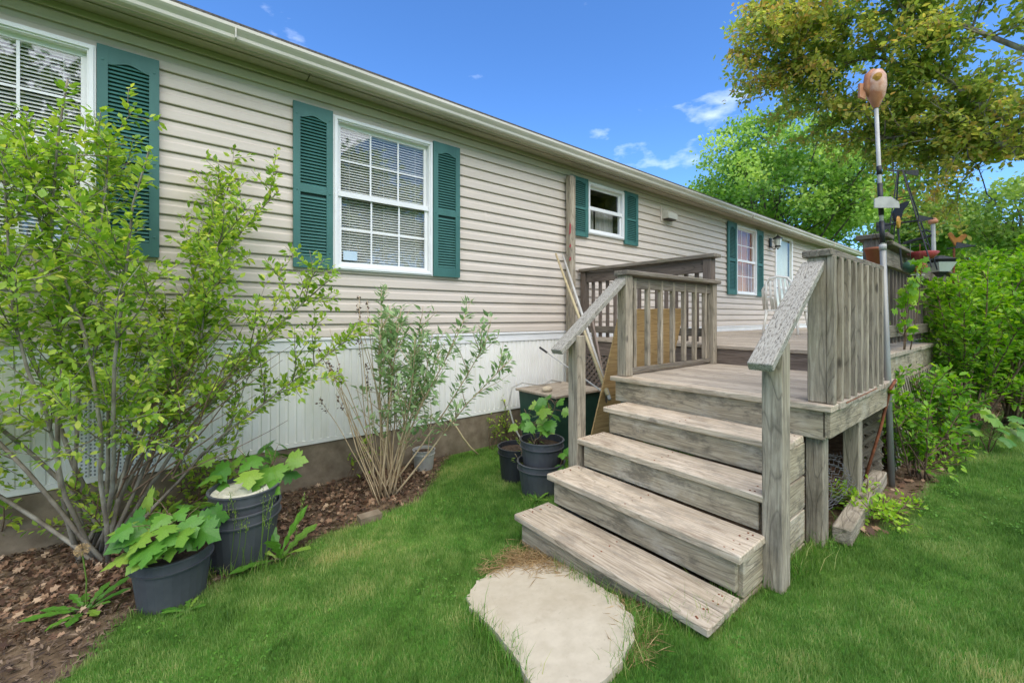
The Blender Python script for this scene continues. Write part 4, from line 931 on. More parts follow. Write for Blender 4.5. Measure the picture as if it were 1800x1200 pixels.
G = Geo(); pts = [op(1588, 428, 6.0), op(1610, 421, 6.0), op(1625, 418, 6.0), op(1640, 413, 6.0)]; G.tube(pts, .014, 6); G.tube([op(1622, 418, 6), op(1620, 408, 6), op(1628, 404, 6), op(1636, 408, 6)], .010, 6); G.build('scroll_arrow', 'black_paint', sp)
rv = thing('rooster_weathervane', 'rusty golden rooster weathervane above the hedge', 'weathervane', op(1678, 490, 6.6), 'rail ornaments')
G = Geo(); bp = [(1672, 408), (1676, 412), (1680, 418), (1686, 417), (1692, 413), (1697, 411), (1701, 414), (1696, 420), (1690, 426), (1686, 432), (1680, 432), (1675, 424), (1669, 415), (1668, 411)]; G.plate([op(x, y, 6.6) for x, y in bp], (.012, .012, 0)); G.build('rooster', 'rust_gold', rv)
G = Geo(); G.tube([op(1664, 437, 6.6), op(1714, 432, 6.6)], .010, 5); e = op(1716, 432, 6.6); G.plate([e - RC * .22 - up * .03, e, e - RC * .2 + up * .04], (.006, .006, 0)); G.build('arrow', 'black_paint', rv)
G = Geo(); G.tube([op(1676, 500, 6.6), op(1677, 436, 6.6)], .010, 6); G.build('rod', 'rust', rv)
ln = op(1652, 462, 5.9); lt = thing('solar_lantern', 'black tapered lantern hanging beside the hedge', 'lantern', ln, 'rail ornaments')
G = Geo(); G.lathe([(.02, -.14), (.05, -.10), (.11, .02), (.125, .03), (.03, .07), (0, .075)], ln, 4); G.build('lantern_frame', 'black_paint', lt)
G = Geo(); G.lathe([(.065, -.09), (.112, .0)], ln + Vector((-.006, -.006, .0)), 4, 1.02, 1.02); G.build('lantern_pane', 'lantern_glass', lt)
c = op(1622, 448, 5.4); G = Geo(); G.lathe([(0, -.05), (.07, -.04), (.115, .02), (.11, .025), (.06, -.02), (0, -.025)], c, 14); single(G, 'feeder_dish', 'red_paint', 'red shallow bird feeder dish on the rail', 'bird feeder', smooth=True)
c = op(1600, 469, 5.0); G = Geo(); G.lathe([(0, -.06), (.05, -.035), (.062, 0), (.05, .035), (0, .055)], c, 12); G.tube([c + up * .05, c + up * .2], .002, 4); single(G, 'glass_ball', 'green_glass', 'greenish glass ball hanging from the rail', 'ornament', smooth=True)
c = op(1617, 469, 5.0); G = Geo(); G.lathe([(0, -.06), (.045, -.04), (.05, .01), (.03, .05), (0, .055)], c, 10); G.tube([c + up * .05, c + up * .2], .002, 4); single(G, 'hanging_bell', 'terracotta', 'small rusty pink bell hanging beside the green ball', 'ornament', smooth=True)
c = op(1613, 483, 4.95); G = Geo(); G.tube([c - RC * .06, c + RC * .06], [.004, .004], 5); G.tube([c + up * .05, c - up * .05], [.004, .012], 6); single(G, 'tiny_chime', 'resin_white', 'tiny white chime hanging below the bells', 'ornament')
for i_, xx in enumerate((1603, 1609, 1615, 1620)):
    a_ = op(xx, 498, 4.95); a_.z = min(a_.z, 1.72); G.v and None
c = op(1537, 450, 4.38); hpz = thing('hanging_pot', 'small terracotta pot hanging from the tall deck post', 'pot', c - up * .07)
G = Geo(); G.lathe([(0, -.065), (.042, -.065), (.06, .045), (.066, .045), (.067, .065), (.055, .065), (.04, -.04)], c, 16); G.build('pot', 'terracotta', hpz, True)
G = Geo(); G.tube([c + RC * .06 + up * .05, c + up * .2, c - RC * .06 + up * .05], .0025, 4); G.build('hanger', 'black_paint', hpz)

# white resin chair on the deck near the door
ch = thing('garden_chair', 'white resin garden chair standing on the deck by the door', 'chair', (8.0, 2.66, ZU))
cx, cy = 8.0, 2.66; cz = ZU
for k in range(7):
    yy = cy - .21 + k * .07; G = Geo(); G.tube([(cx - .20, yy, cz + .42), (cx - .27, yy, cz + .66 ), (cx - .33, cy + (yy - cy) * .85, cz + .92 - .4 * abs(yy - cy) ** 1.5)], .018, 6); G.build('back_slat', 'resin_white', ch, True)
G = Geo(); G.box((cx - .22, cy - .25, cz + .39), (cx + .25, cy + .25, cz + .42)); G.build('seat', 'resin_white', ch)
G = Geo(); G.tube([(cx - .20, cy - .26, cz + .42), (cx - .29, cy - .25, cz + .75), (cx - .335, cy - .13, cz + .93), (cx - .345, cy, cz + .96), (cx - .335, cy + .13, cz + .93), (cx - .29, cy + .25, cz + .75), (cx - .20, cy + .26, cz + .42)], .022, 6); G.build('back_frame', 'resin_white', ch, True)
for sx in (-1, 1):
    for sy in (-1, 1):
        G = Geo(); G.tube([(cx + sx * .2, cy + sy * .22, cz + .4), (cx + sx * .27, cy + sy * .26, cz)], [.025, .018], 6); G.build('leg', 'resin_white', ch, True)
for sy in (-1, 1):
    G = Geo(); G.tube([(cx - .27, cy + sy * .26, cz + .62), (cx, cy + sy * .29, cz + .64), (cx + .22, cy + sy * .28, cz + .62), (cx + .25, cy + sy * .26, cz + .4)], .02, 6); G.build('armrest', 'resin_white', ch, True)

# ---------------------------------------------------------------- plants
def curve_pts(p, d, L_, n, jit, grav):
    pts = [Vector(p)]; d = Vector(d).normalized()
    for k in range(n):
        d = (d + Vector((random.gauss(0, jit), random.gauss(0, jit), random.gauss(0, jit) + grav))).normalized(); pts.append(pts[-1] + d * (L_ / n))
    return pts
def plant(name, label, cat, base, stems, mat_stem, mat_leaf, tmpl, lsize, per_m, twig_n, twig_len, leaf_from=.4, group=None, grav=.0, jit=.07, spread=1.0, ymax=None, twig_up=.5, nmix=.7, leafout=.035, tone=None, r0=.012, twig2=0, crown='foliage'):
    """stems: (direction, length[, start offset]); twigs leave the stems, leaves sit along twigs and stem ends"""
    root = thing(name, label, cat, base, group); G = Geo(); LPs = []; LDs = []
    def put(pts, f0, dens):
        Ltot = sum((b_ - a_).length for a_, b_ in zip(pts[:-1], pts[1:])); n = max(2, int(Ltot * dens))
        for _ in range(n):
            f = f0 + (1 - f0) * random.random(); q = f * (len(pts) - 1); i = min(int(q), len(pts) - 2)
            a_, b_ = pts[i], pts[i + 1]; t_ = (b_ - a_).normalized(); s_ = Vector((random.gauss(0, 1), random.gauss(0, 1), random.gauss(0, 1))); s_ = (s_ - t_ * s_.dot(t_)).normalized()
            LPs.append(a_.lerp(b_, q - i) + s_ * random.uniform(.0, leafout)); LDs.append(t_ * .6 + s_ * .9 + Vector((0, 0, random.uniform(-.25, .25))))
    for st_ in stems:
        d, L_ = st_[0], st_[1]; b0 = Vector(base) + (Vector(st_[2]) if len(st_) > 2 else Vector((random.gauss(0, .04), random.gauss(0, .04), 0)))
        pts = curve_pts(b0, d, L_, 9, jit, grav)
        if ymax: pts = [Vector((p_.x, min(p_.y, ymax - .02 * random.random()), p_.z)) for p_ in pts]
        rr = r0 * (.6 + .5 * L_ / 2); G.tube(pts, [rr * (1 - .8 * k / 9) + .0015 for k in range(10)], 6)
        put(pts, max(leaf_from, .6), per_m)
        for _ in range(twig_n):
            f = random.uniform(leaf_from * .8, .98); q = f * 9; i = min(int(q), 8); p_ = pts[i].lerp(pts[i + 1], q - i); t_ = (pts[i + 1] - pts[i]).normalized()
            s_ = Vector((random.gauss(0, 1), random.gauss(0, 1), random.gauss(0, .6) + twig_up)); dd = (t_ * .7 + s_.normalized() * spread)
            tl = twig_len * random.uniform(.5, 1.2) * (1.15 - f * .5); tp = curve_pts(p_, dd, tl, 5, jit * 1.2, .02)
            if ymax: tp = [Vector((w_.x, min(w_.y, ymax - .02 * random.random()), w_.z)) for w_ in tp]
            G.tube(tp, [.0045 - .0006 * k for k in range(6)], 4); put(tp, .15, per_m)
            for _ in range(twig2):
                i2 = random.randrange(1, 5); t2 = curve_pts(tp[i2], (tp[i2 + 1 if i2 < 5 else 5] - tp[i2]).normalized() + Vector((random.gauss(0, .7), random.gauss(0, .7), random.gauss(.1, .5))), tl * .5, 3, jit, .02)
                G.tube(t2, [.003, .0025, .002, .0015], 3); put(t2, .1, per_m)
    G.build('stems', mat_stem, root, True)
    P_ = np.array([tuple(v) for v in LPs]); D_ = np.array([tuple(v) for v in LDs])
    if ymax: P_[:, 1] = np.minimum(P_[:, 1], ymax)
    Nn = unit(len(P_)) * (1 - nmix) + np.array([0, 0, 1]) * nmix + unit(len(P_)) * .35
    zr = (P_[:, 2] - P_[:, 2].min()) / max(np.ptp(P_[:, 2]), .1)
    rn = np.clip(rng.random(len(P_)) * .75 + (rng.normal(0, .1, len(P_))) + (tone if tone is not None else .12), 0, 1)
    leaves(crown, P_, D_, Nn, rng.uniform(lsize * .55, lsize * 1.2, len(P_)), tmpl, mat_leaf, root, rnd=rn)
    return root
def fan(n, az0, az1, t0, t1, l0, l1):
    out = []
    for k in range(n):
        az = math.radians(random.uniform(az0, az1)); ti = math.radians(random.uniform(t0, t1)); out.append((Vector((math.sin(ti) * math.cos(az), math.sin(ti) * math.sin(az), math.cos(ti))), random.uniform(l0, l1)))
    return out
# big shrub at the left: thick grey stems fanning out of one base
SB = ground(165, 985); SB = Vector((SB.x, SB.y, float(gz(SB.y)) - .03))
RX = Vector((SA, -CA, 0)); FX = Vector((CA, SA, 0))
def vdir(r, f, u): return (RX * r + FX * f + up * u).normalized()
stems = [(vdir(.95, .0, .95), 2.5), (vdir(.75, -.1, 1.15), 2.7), (vdir(.55, .1, 1.25), 2.75), (vdir(.3, -.2, 1.3), 2.7), (vdir(.08, .05, 1.3), 2.65), (vdir(-.3, -.15, 1.3), 2.8), (vdir(-.5, .1, 1.25), 2.9), (vdir(-.8, -.1, 1.1), 2.6),
         (vdir(1.05, .12, 1.0), 2.0), (vdir(.62, -.2, 1.2), 2.3), (vdir(-.1, -.25, 1.2), 2.3), (vdir(-.5, -.2, 1.1), 2.2), (vdir(.4, .25, 1.3), 2.8), (vdir(-.05, -.1, 1.4), 2.6), (vdir(-1.0, .1, .9), 2.3), (vdir(.85, -.1, 1.1), 2.2)]
stems = [((d - RX * .22 * max(0, d.dot(RX))).normalized(), l * (1.04 - .12 * max(0, d.dot(RX))), (RX * random.uniform(-.12, .14) + FX * random.uniform(-.06, .1))) for d, l in stems]
plant('leafy_shrub', 'large bright green leafy shrub with bare grey stems in front of the left window', 'shrub', SB, stems, 'bark_grey', 'shrub_leaf', OVATE, .048, 80, 17, .52, leaf_from=.40, ymax=D - .12, r0=.0105, twig2=3, spread=.9, twig_up=.5, leafout=.03)
G = Geo()
for _ in range(24):
    pts = curve_pts(SB + RX * random.uniform(.1, .55) + up * random.uniform(.4, .85), vdir(random.uniform(.1, 1.3), random.uniform(-.1, .15), random.uniform(.5, 1.0)), random.uniform(.6, 1.15), 6, .06, .02)
    G.tube([Vector((p_.x, min(p_.y, D - .1), p_.z)) for p_ in pts], [.006 - .0008 * k for k in range(7)], 4)
G.build('bare_twigs', 'bark_twig', bpy.data.objects['leafy_shrub'])
# low suckers round its base
plant('shrub_sucker', 'leafy sprout hanging over the leaf litter right of the big shrub stems', 'shrub', ground(255, 955) + Vector((0, .1, 0)), fan(8, 0, 360, 25, 70, .4, .7), 'bark_twig', 'shrub_leaf', OVATE, .05, 60, 4, .25, leaf_from=.25, r0=.006, ymax=D - .12, group='low sprouts in the bed')
plant('shrub_sucker', 'low leafy sprout at the far left edge below the big shrub', 'shrub', ground(20, 960), fan(7, 0, 360, 15, 60, .4, .75), 'bark_twig', 'shrub_leaf', OVATE, .055, 40, 4, .25, leaf_from=.2, r0=.007, group='low sprouts in the bed')
plant('shrub_sucker', 'low leafy sprout between the big shrub and the nested pots', 'shrub', ground(330, 930) + Vector((0, .25, 0)), fan(5, 0, 360, 35, 75, .3, .5), 'bark_twig', 'shrub_leaf', OVATE, .055, 40, 4, .3, leaf_from=.2, r0=.007, ymax=D - .12, group='low sprouts in the bed')
# butterfly bush with dry seed heads
BB = ground(682, 874)
bs = [(vdir(random.uniform(-.22, .42), random.uniform(-.2, .2), 1.3), random.uniform(1.25, 1.85)) for _ in range(11)] + [(vdir(.85, -.05, 1.05), 1.65), (vdir(.75, 0, 1.1), 1.55)]
bush = plant('butterfly_bush', 'grey-green butterfly bush with dry seed heads below the middle window', 'bush', BB, bs, 'dry_stem', 'buddleia_leaf', BROADLANCE, .08, 44, 10, .36, leaf_from=.36, r0=.008, jit=.05, ymax=D - .1, twig_up=.6, spread=.85)
G = Geo(); sl = []; sd_ = []
for _ in range(20):
    d = vdir(random.uniform(-.6, .05), random.uniform(-.2, .2), 1.2); pts = curve_pts(BB + Vector((random.gauss(0, .07), random.gauss(0, .05), 0)), d, random.uniform(.9, 1.75), 8, .05, 0)
    G.tube(pts, [.006 - .0005 * k for k in range(9)], 5)
    if random.random() < .6:
        for _ in range(26): f = random.random(); sl.append(pts[-2].lerp(pts[-1], f) + Vector((random.gauss(0, .009),) * 3)); sd_.append(unit(1)[0])
G.build('dry_stems', 'dry_stem', bush, True)
leaves('seed_heads', np.array([tuple(v) for v in sl]), np.array(sd_), unit(len(sl)), rng.uniform(.012, .026, len(sl)), QUAD, 'seed_brown', bush)
# thin weeds along the foundation
for x, y, lab in [(350 + 30, 880, 'thin vine climbing the foundation left of the butterfly bush'), (600, 842, 'small weed against the foundation behind the butterfly bush'), (865, 790, 'small weed on the foundation edge left of the green bin'), (880, 770, 'tiny weed beside the green bin')]:
    q = ground(x, y); plant('foundation_weed', lab, 'weed', q, fan(4, 0, 360, 5, 45, .25, .55), 'bark_twig', 'shrub_leaf', OVATE, .045, 34, 2, .18, leaf_from=.2, r0=.004, ymax=D - .05, group='weeds along the foundation')
# hedge on the right and shrubs by the deck
def hedge(x, y, h, lab, n=18, ls=.062):
    plant('hedge_shrub', lab, 'shrub', (x, y, float(gz(y))), fan(n, 0, 360, 3, 24, h * .85, h * 1.08), 'bark_twig', 'hedge_leaf', OVATE, ls, 78, 18, .34, leaf_from=.18, r0=.010, twig_up=.7, spread=.7, group='hedge shrubs along the deck', tone=.1)
hedge(6.7, .48, 1.75, 'upright bright green hedge shrub nearest the deck rail ornaments', 15)
hedge(7.5, .22, 1.9, 'tall bright green hedge shrub second from the deck pole', 16)
hedge(8.7, .12, 2.1, 'bright green hedge shrub in the middle of the row', 16)
hedge(10.0, .08, 2.2, 'bright green hedge shrub beyond the middle of the row', 15, .085)
hedge(11.8, .0, 2.7, 'hedge shrub second from the far end of the row', 14, .09)
hedge(13.8, -.1, 2.9, 'hedge shrub at the far end of the row', 14, .1)
plant('young_shrub', 'small fresh green shrub growing against the lattice beside the pole', 'shrub', (4.62, .60, .15), fan(12, 0, 360, 4, 26, .55, .9), 'bark_twig', 'hedge_leaf', OVATE, .052, 64, 8, .2, leaf_from=.12, r0=.006, tone=.0)
plant('young_shrub', 'dark leafy shrub behind the fresh green one along the deck edge', 'shrub', (5.4, .55, .15), fan(12, 0, 360, 4, 35, .55, .95), 'bark_twig', 'hedge_leaf', OVATE, .065, 40, 6, .25, leaf_from=.12, r0=.006, tone=-.15)
plant('climbing_vine', 'leafy vine climbing the far deck railing behind the pole', 'vine', (4.95, .73, 1.15), [(Vector((random.uniform(-.3, .5), -.05, 1)), random.uniform(.4, .8)) for _ in range(4)], 'bark_twig', 'hedge_leaf', LOBED, .07, 30, 3, .15, leaf_from=.05, r0=.004, nmix=.2)
plant('ground_cover', 'yellow-green ground cover spreading beside the timber', 'weed', ground(1540, 905), fan(22, 0, 360, 45, 85, .12, .3), 'bark_twig', 'hedge_leaf', OVATE, .034, 80, 3, .12, leaf_from=.1, r0=.003, tone=.35)
plant('ground_cover', 'low weeds between leaf litter and lawn under the shrubs', 'weed', ground(1640, 820), fan(18, 0, 360, 45, 85, .15, .4), 'bark_twig', 'hedge_leaf', OVATE, .045, 50, 3, .12, leaf_from=.1, r0=.003, tone=.15)
plant('thin_weed', 'dry yellowish weed left of the pots by the stairs', 'weed', ground(928, 850), fan(9, 0, 360, 3, 25, .3, .55), 'dry_stem', 'pale_leaf', LANCE, .05, 30, 2, .12, leaf_from=.3, r0=.004)

# maple seedlings: every leaf an object, shared palmate mesh
def maple_mesh():
    # five-lobed outline, unit size, stem at origin, tip along +X
    a = [(-.06, 0), (-.1, .2), (-.02, .42), (.1, .34), (.2, .62), (.34, .44), (.42, .56), (.52, .34), (.5, .2), (.66, .28), (.76, .17), (1, 0)]
    out = a + [(x, -y) for x, y in a[::-1][1:-1]]; v = [(x, y, -.18 * abs(y) ** 1.3 - .12 * x * x) for x, y in out] + [(.3, 0, .02)]; n = len(out)
    me = bpy.data.meshes.new('maple_leaf'); me.from_pydata(v, [], [(i, (i + 1) % n, n) for i in range(n)][::-1]); me.update()
    for p_ in me.polygons: p_.flip() if p_.normal.z < 0 else None
    me.materials.append(MAT['maple_leaf']); return me
MAPLE = maple_mesh()
def seedling(label, base, n, h, spread, size, stems=3, az=None):
    root = thing('maple_seedling', label, 'seedling', base, 'maple seedlings in the pots'); G = Geo()
    tops = []
    for s_ in range(stems):
        d = Vector((random.gauss(0, .35), random.gauss(0, .35), 1)) if az is None else Vector((az[0] + random.gauss(0, .3), az[1] + random.gauss(0, .3), .8))
        pts = curve_pts(base, d, h * random.uniform(.7, 1.1), 5, .1, 0); G.tube(pts, [.005, .0045, .004, .0035, .003, .002], 5); tops.append(pts)
    for k in range(n):
        pts = tops[k % stems]; q = random.uniform(.35, 1) * 5; i = min(int(q), 4); p0 = pts[i].lerp(pts[i + 1], q - i)
        a_ = random.random() * 2 * math.pi; rr = spread * random.uniform(.35, 1); p1 = p0 + Vector((math.cos(a_) * rr, math.sin(a_) * rr, random.uniform(.0, .10)))
        G.tube([p0, p0.lerp(p1, .5) + Vector((0, 0, .02)), p1], [.0022, .002, .0018], 4)
        x = (Vector((math.cos(a_), math.sin(a_), random.uniform(-.6, -.1)))).normalized(); z = (Vector((random.gauss(0, .25), random.gauss(0, .25), .75)) - FX * .75); z = (z - x * z.dot(x)).normalized(); y = z.cross(x); sc = size * random.uniform(.65, 1.15)
        M = Matrix((x * sc, y * sc, z * sc)).transposed().to_4x4(); M.translation = p1
        link(bpy.data.objects.new('leaf', MAPLE), M, root)
    G.build('stems', 'bark_twig', root, True)
seedling('maple seedling with broad leaves drooping over the nearest dark pot', P1 + Vector((.0, .08, .25)), 46, .20, .17, .125, 5)
seedling('maple seedling growing behind the nested pots near the foundation', P2_ + Vector((.12, .3, .28)), 26, .38, .17, .14, 3)
seedling('bushy maple seedling in the pot beside the left stair post', P3 + Vector((.0, .16, .38)), 30, .40, .16, .12, 4)
seedling('small maple sprig hanging over the front of the pot by the stairs', P3 + Vector((.06, -.04, .20)), 12, .15, .1, .085, 2)
seedling('broad-leaved maple seedling under the hedge on the right', Vector((5.9, .30, .16)), 22, .38, .2, .135, 4)
# dandelion rosette and coarse weeds: long toothed leaves, each an object
def weed_mesh():
    up_ = [(0, .02), (.15, .05), (.22, .03), (.35, .09), (.42, .05), (.56, .12), (.64, .07), (.78, .12), (.9, .06), (1, 0)]
    v = [(x, y, .25 * x * (1 - x) + .02) for x, y in up_] + [(x, -y, .25 * x * (1 - x) + .02) for x, y in up_[:-1]] + [(x, 0, .25 * x * (1 - x)) for x, y in up_[:-1]]
    n = len(up_); f = []
    for i in range(n - 1):
        c0_, c1_ = 2 * n - 1 + i, (2 * n + i if i < n - 2 else n - 1); l0_, l1_ = i, i + 1; r0_, r1_ = n + i, (n + i + 1 if i < n - 2 else n - 1)
        f.append((c0_, c1_, l1_, l0_) if c1_ != l1_ else (c0_, l1_, l0_)); f.append((r0_, r1_, c1_, c0_) if c1_ != r1_ else (r0_, r1_, c0_))
    me = bpy.data.meshes.new('weed_leaf'); me.from_pydata(v, [], f); me.update(); me.materials.append(MAT['weed_leaf']); return me
WEED = weed_mesh()
def rosette(name, label, base, n, L0, L1, lift=.45, cat='weed'):
    root = thing(name, label, cat, base)
    for k in range(n):
        a_ = 2 * math.pi * (k + random.uniform(-.3, .3)) / n; x = Vector((math.cos(a_), math.sin(a_), random.uniform(.1, lift))).normalized(); z = Vector((0, 0, 1)); z = (z - x * z.dot(x)).normalized(); y = z.cross(x); sc = random.uniform(L0, L1)
        M = Matrix((x * sc, y * sc, z * sc)).transposed().to_4x4(); M.translation = base; link(bpy.data.objects.new('leaf', WEED), M, root)
    return root
dn = rosette('dandelion', 'dandelion gone to seed in the mulch at lower left', ground(150, 1075), 11, .13, .24)
bq = ground(150, 1075); G = Geo(); G.tube([bq, bq + Vector((.0, .03, .15)), bq + Vector((-.02, .06, .29))], .0035, 5); G.build('stalk', 'pale_leaf', dn)
hd = bq + Vector((-.02, .06, .30)); pu = unit(220); leaves('seed_clock', np.repeat(np.array([tuple(hd)]), 220, 0) + pu * .006, pu, unit(220), np.full(220, .026), (np.array([(0, 0, 0), (.9, .03, 0), (1, .12, 0), (1, -.12, 0), (.9, -.03, 0)]), np.array([(0, 1, 4), (1, 2, 3), (1, 3, 4)])), 'straw', dn)
rosette('broad_weed', 'upright toothed weed right of the nested pots', ground(492, 985), 7, .22, .36, 1.6)
rosette('broad_weed', 'low toothed weed at the lawn edge in front of the nearest pot', ground(330, 1075), 8, .08, .14, .5)
rosette('broad_weed', 'small toothed weed at the foot of the pots by the stairs', ground(945, 880), 7, .08, .15, .9)
# seeding grass stalks by the pots
root = thing('grass_stalks', 'tall seeding grass stalks in front of the nested pots', 'grass', ground(430, 1010)); G = Geo(); sl = []; sd_ = []
for k in range(14):
    q = ground(random.uniform(355, 500), random.uniform(1003, 1020)); pts = curve_pts(q, Vector((random.gauss(0, .12), random.gauss(0, .12), 1)), random.uniform(.3, .52), 5, .04, 0); G.tube(pts, .0016, 4)
    for _ in range(34): f = random.random() * .9; sl.append(pts[-2].lerp(pts[-1], f) + Vector([random.gauss(0, .008) for _ in range(3)])); sd_.append((0, 0, 1) + unit(1)[0] * .5)
G.build('stalks', 'pale_leaf', root); leaves('seed_spikes', np.array([tuple(v) for v in sl]), np.array(sd_), unit(len(sl)), rng.uniform(.008, .016, len(sl)), LANCE, 'pale_leaf', root)

# ---------------------------------------------------------------- trees
def tree(name, label, base, h, crown_c, crown_r, nleaf, ls, mat_leaf, limbs, tmpl=LOBED, bark='bark_dark', group='trees', trunk_r=.2, clump=.55, nclump=150, lean=(0, 0), hollow=.55):
    """trunk, limbs reaching to leaf clumps spread through an uneven crown, leaves scattered in the clumps"""
    root = thing(name, label, 'tree', base, group); base = Vector(base); cc = Vector(crown_c); G = Geo()
    top = Vector((cc.x, cc.y, cc.z + crown_r[2] * .3))
    tp = [base.lerp(top, f) + Vector((random.gauss(0, .04) * h * f * .3, random.gauss(0, .04) * h * f * .3, 0)) for f in (0, .15, .3, .5, .7, .85, 1)]
    G.tube(tp, [trunk_r * k for k in (1.25, 1, .9, .75, .5, .3, .12)], 9)
    cs = []; lobes = [(unit(1)[0], random.uniform(.75, 1.12)) for _ in range(9)]
    while len(cs) < nclump:
        d = unit(1)[0]; r = (hollow + (1 - hollow) * random.random()) 
        r *= 0.82 + .22 * max(float(np.dot(d, l)) * w for l, w in lobes)
        q = cc + Vector((d[0] * crown_r[0] * r, d[1] * crown_r[1] * r, d[2] * crown_r[2] * r))
        cs.append(q)
    for q in cs[:limbs]:
        f = random.uniform(.3, .9); i = min(int(f * 6), 5); s_ = tp[i].lerp(tp[i + 1], f * 6 - i); mid = s_.lerp(q, .5) + Vector((0, 0, random.uniform(-.08, .1) * h * .3)) + Vector([random.gauss(0, .03) * h for _ in range(3)])
        rr = trunk_r * .3 * (1.1 - f); G.tube([s_, s_.lerp(mid, .6), mid, mid.lerp(q, .6), q], [rr, rr * .8, rr * .6, rr * .38, .008], 6)
        for _ in range(3):
            e = q + Vector([random.gauss(0, clump) for _ in range(3)]); G.tube([mid.lerp(q, .6), q.lerp(e, .4), e], [rr * .3, rr * .2, .005], 4)
    G.build('trunk', bark, root, True)
    ci = rng.integers(0, nclump, nleaf); C_ = np.array([tuple(v) for v in cs])[ci]; tone_c = rng.normal(0, .24, nclump)[ci]
    P_ = C_ + np.clip(rng.normal(0, 1, (nleaf, 3)), -2, 2) * np.array([clump, clump, clump * .55]); P_[:, 2] = np.maximum(P_[:, 2], base.z + .3)
    Dv = unit(nleaf) + np.array([0, 0, -.35]); Nn = unit(nleaf) * .8 + np.array([0, 0, .9])
    leaves('crown', P_, Dv, Nn, rng.uniform(ls * .6, ls * 1.25, nleaf), tmpl, mat_leaf, root, rnd=np.clip(.45 + tone_c + rng.normal(0, .18, nleaf), 0, 1))
    return root
def far(x, y, f):                              # point seen at pixel x,y at forward distance f
    d = ray(x, y); return Vector((d.x * f, d.y * f, EYE + d.z * f))
c = far(1372, 350, 21); tree('maple_tree', 'large bright green maple behind the far end of the house', (c.x, c.y, 0), 11, (c.x, c.y, c.z), (5.2, 5.2, 4.1), 42000, .165, 'maple_tree_leaf', 80, nclump=210, clump=.42, hollow=.42, trunk_r=.3)
c = far(1235, 395, 27); tree('maple_tree', 'smaller green tree just left of the big maple over the roof', (c.x, c.y, 0), 8, (c.x, c.y, c.z), (3.2, 3.2, 2.4), 9000, .24, 'maple_tree_leaf', 24, nclump=90, clump=.6)
c = far(1615, 405, 30); tree('far_tree', 'pale green tree in the distance behind the windmill ornament', (c.x, c.y, 0), 9, (c.x, c.y, c.z), (3.2, 3.2, 2.4), 9000, .26, 'pale_leaf', 26, nclump=90, clump=.6)
c = far(1790, 370, 24); tree('far_tree', 'sparse pale green tree at the right edge beyond the hedge', (c.x, c.y, 0), 9, (c.x, c.y, c.z), (3.2, 3.0, 2.4), 6500, .22, 'pale_leaf', 30, nclump=80, clump=.5)
c = far(1700, 440, 34); tree('far_tree', 'low pale green tree between the rooster vane and the far tree', (c.x, c.y, 0), 6, (c.x, c.y, c.z - .3), (4.5, 4.5, 2.0), 9000, .28, 'pale_leaf', 16, nclump=90, clump=.7)
for i_, (tx, ty, hh_, lab) in enumerate([(-6.5, -13, 12, 'tall green tree added out of view for the left window to reflect'), (0.5, -17, 13, 'tall green tree added out of view for the middle window to reflect'), (9, -19, 12, 'green tree added out of view facing the deck for pane reflections'), (-13, -10, 11, 'green tree added out of view farthest from the steps for pane reflections'), (22, -9, 11, 'green tree added out of view beyond the hedge end for pane reflections'), (33, -14, 12, 'green tree added out of view far across the lawn for pane reflections')]):
    tree('reflection_tree', lab, (tx, ty, .3), hh_, (tx, ty, hh_ * .62), (4.0, 4.0, hh_ * .36), 7000, .34, 'maple_tree_leaf', 20, nclump=90, clump=.75, group='unseen trees added for window reflections')  # out-of-frame trees, added to give the window panes something to mirror
# near tree: trunk outside the frame at right, limbs reach over the deck
root = thing('overhanging_tree', 'olive-green tree reaching its limbs over the deck from the right', 'tree', (9.2, -2.6, .2)); G = Geo()
tk = Vector((9.2, -2.6, .2)); fork = Vector((9.0, -2.3, 2.6)); G.tube([tk, tk.lerp(fork, .5), fork, fork + Vector((.1, -.1, 1.8)), fork + Vector((-.2, .3, 3.6))], [.26, .22, .2, .15, .07], 10)
def lim(*px): return [far(x, y, f) for x, y, f in px]
limbs = [([fork] + lim((1900, 330, 5.0), (1800, 275, 5.1), (1745, 245, 5.3), (1690, 225, 5.6), (1610, 235, 6.0), (1520, 250, 6.3)), .085),
         ([fork + Vector((0, 0, .6))] + lim((1880, 250, 5.0), (1780, 225, 5.2), (1720, 180, 5.4), (1640, 130, 5.7), (1540, 100, 6.0), (1440, 120, 6.3), (1370, 110, 6.4)), .07),
         ([fork + Vector((.05, -.05, 1.3))] + lim((1880, 120, 4.8), (1780, 80, 5.0), (1680, 40, 5.3), (1560, 20, 5.6), (1450, 40, 6.0), (1390, 40, 6.1)), .065),
         ([fork + Vector((.1, -.1, 1.7))] + lim((1880, -30, 4.8), (1760, -60, 5.0), (1640, -80, 5.3), (1520, -60, 5.6)), .06),
         (lim((1745, 245, 5.3), (1700, 190, 5.6), (1620, 170, 6.0), (1500, 190, 6.4), (1420, 180, 6.6)), .035),
         (lim((1800, 275, 5.1), (1740, 262, 5.5), (1660, 250, 6.0), (1580, 215, 6.5)), .028)]
LPs, LDs = [], []
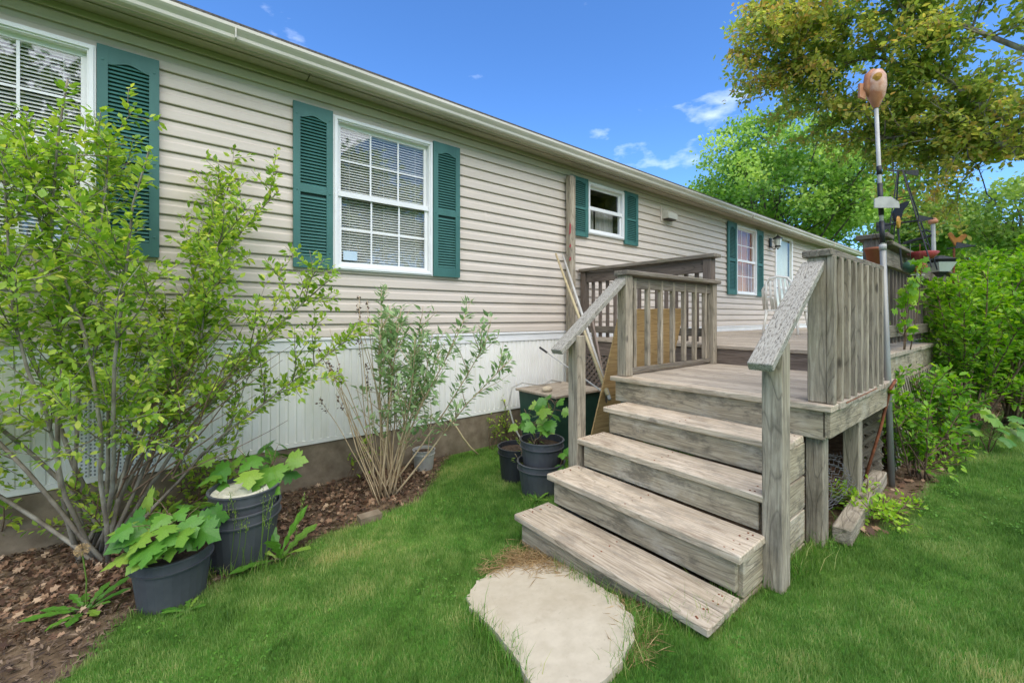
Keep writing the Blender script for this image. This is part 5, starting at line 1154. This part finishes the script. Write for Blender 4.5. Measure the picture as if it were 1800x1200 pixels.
for pts, r_ in limbs:
    n_ = len(pts); G.tube(pts, [.62 * r_ * (1 - .85 * k / (n_ - 1)) for k in range(n_)], 7)
    for _ in range(32 if n_ > 5 else 18):
        q = random.uniform(.38 if n_ > 5 else .1, 1) * (n_ - 1); i = min(int(q), n_ - 2); p0 = pts[i].lerp(pts[i + 1], q - i); t_ = (pts[i + 1] - pts[i]).normalized()
        tw = curve_pts(p0, t_ * .8 + Vector([random.gauss(0, .6) for _ in range(3)]) + Vector((0, 0, .1)), random.uniform(.5, 1.2), 5, .14, -.02); G.tube(tw, [.014, .011, .009, .007, .005, .003], 5)
        subs = [tw]
        for _ in range(5):
            j = random.randrange(1, 5); s_ = curve_pts(tw[j], (tw[j + 1] - tw[j]).normalized() + Vector([random.gauss(0, .7) for _ in range(3)]), random.uniform(.25, .6), 4, .14, -.05); G.tube(s_, [.006, .005, .004, .003, .002], 4); subs.append(s_)
        for s_ in subs:
            for _ in range(46):
                q2 = random.uniform(.1, 1) * (len(s_) - 1); i2 = min(int(q2), len(s_) - 2); LPs.append(s_[i2].lerp(s_[i2 + 1], q2 - i2) + Vector([random.gauss(0, .05) for _ in range(3)])); LDs.append(Vector([random.gauss(0, 1) for _ in range(3)]) + Vector((0, 0, -.35)))
G.build('trunk', 'bark_grey', root, True)
P_ = np.array([tuple(v) for v in LPs]); nl = len(P_)
leaves('crown', P_, np.array([tuple(v) for v in LDs]), unit(nl) * .7 + np.array([0, 0, .9]), rng.uniform(.05, .092, nl), OVATE, 'olive_leaf', root, rnd=np.clip(rng.normal(.42, .26, nl) + .25 * np.sin(P_[:, 0] * 2.1 + P_[:, 2] * 1.3), 0, 1))
# hook of wire hanging from the limb
hk = [far(x, y, 5.3) for x, y in ((1700, 262), (1702, 278), (1718, 290), (1728, 318), (1735, 342), (1744, 350), (1738, 357), (1730, 354))]
G = Geo(); G.tube(hk, .006, 6); single(G, 'wire_hook', 'black_paint', 'bent black wire hook hanging from the olive tree limb', 'hook', smooth=True)
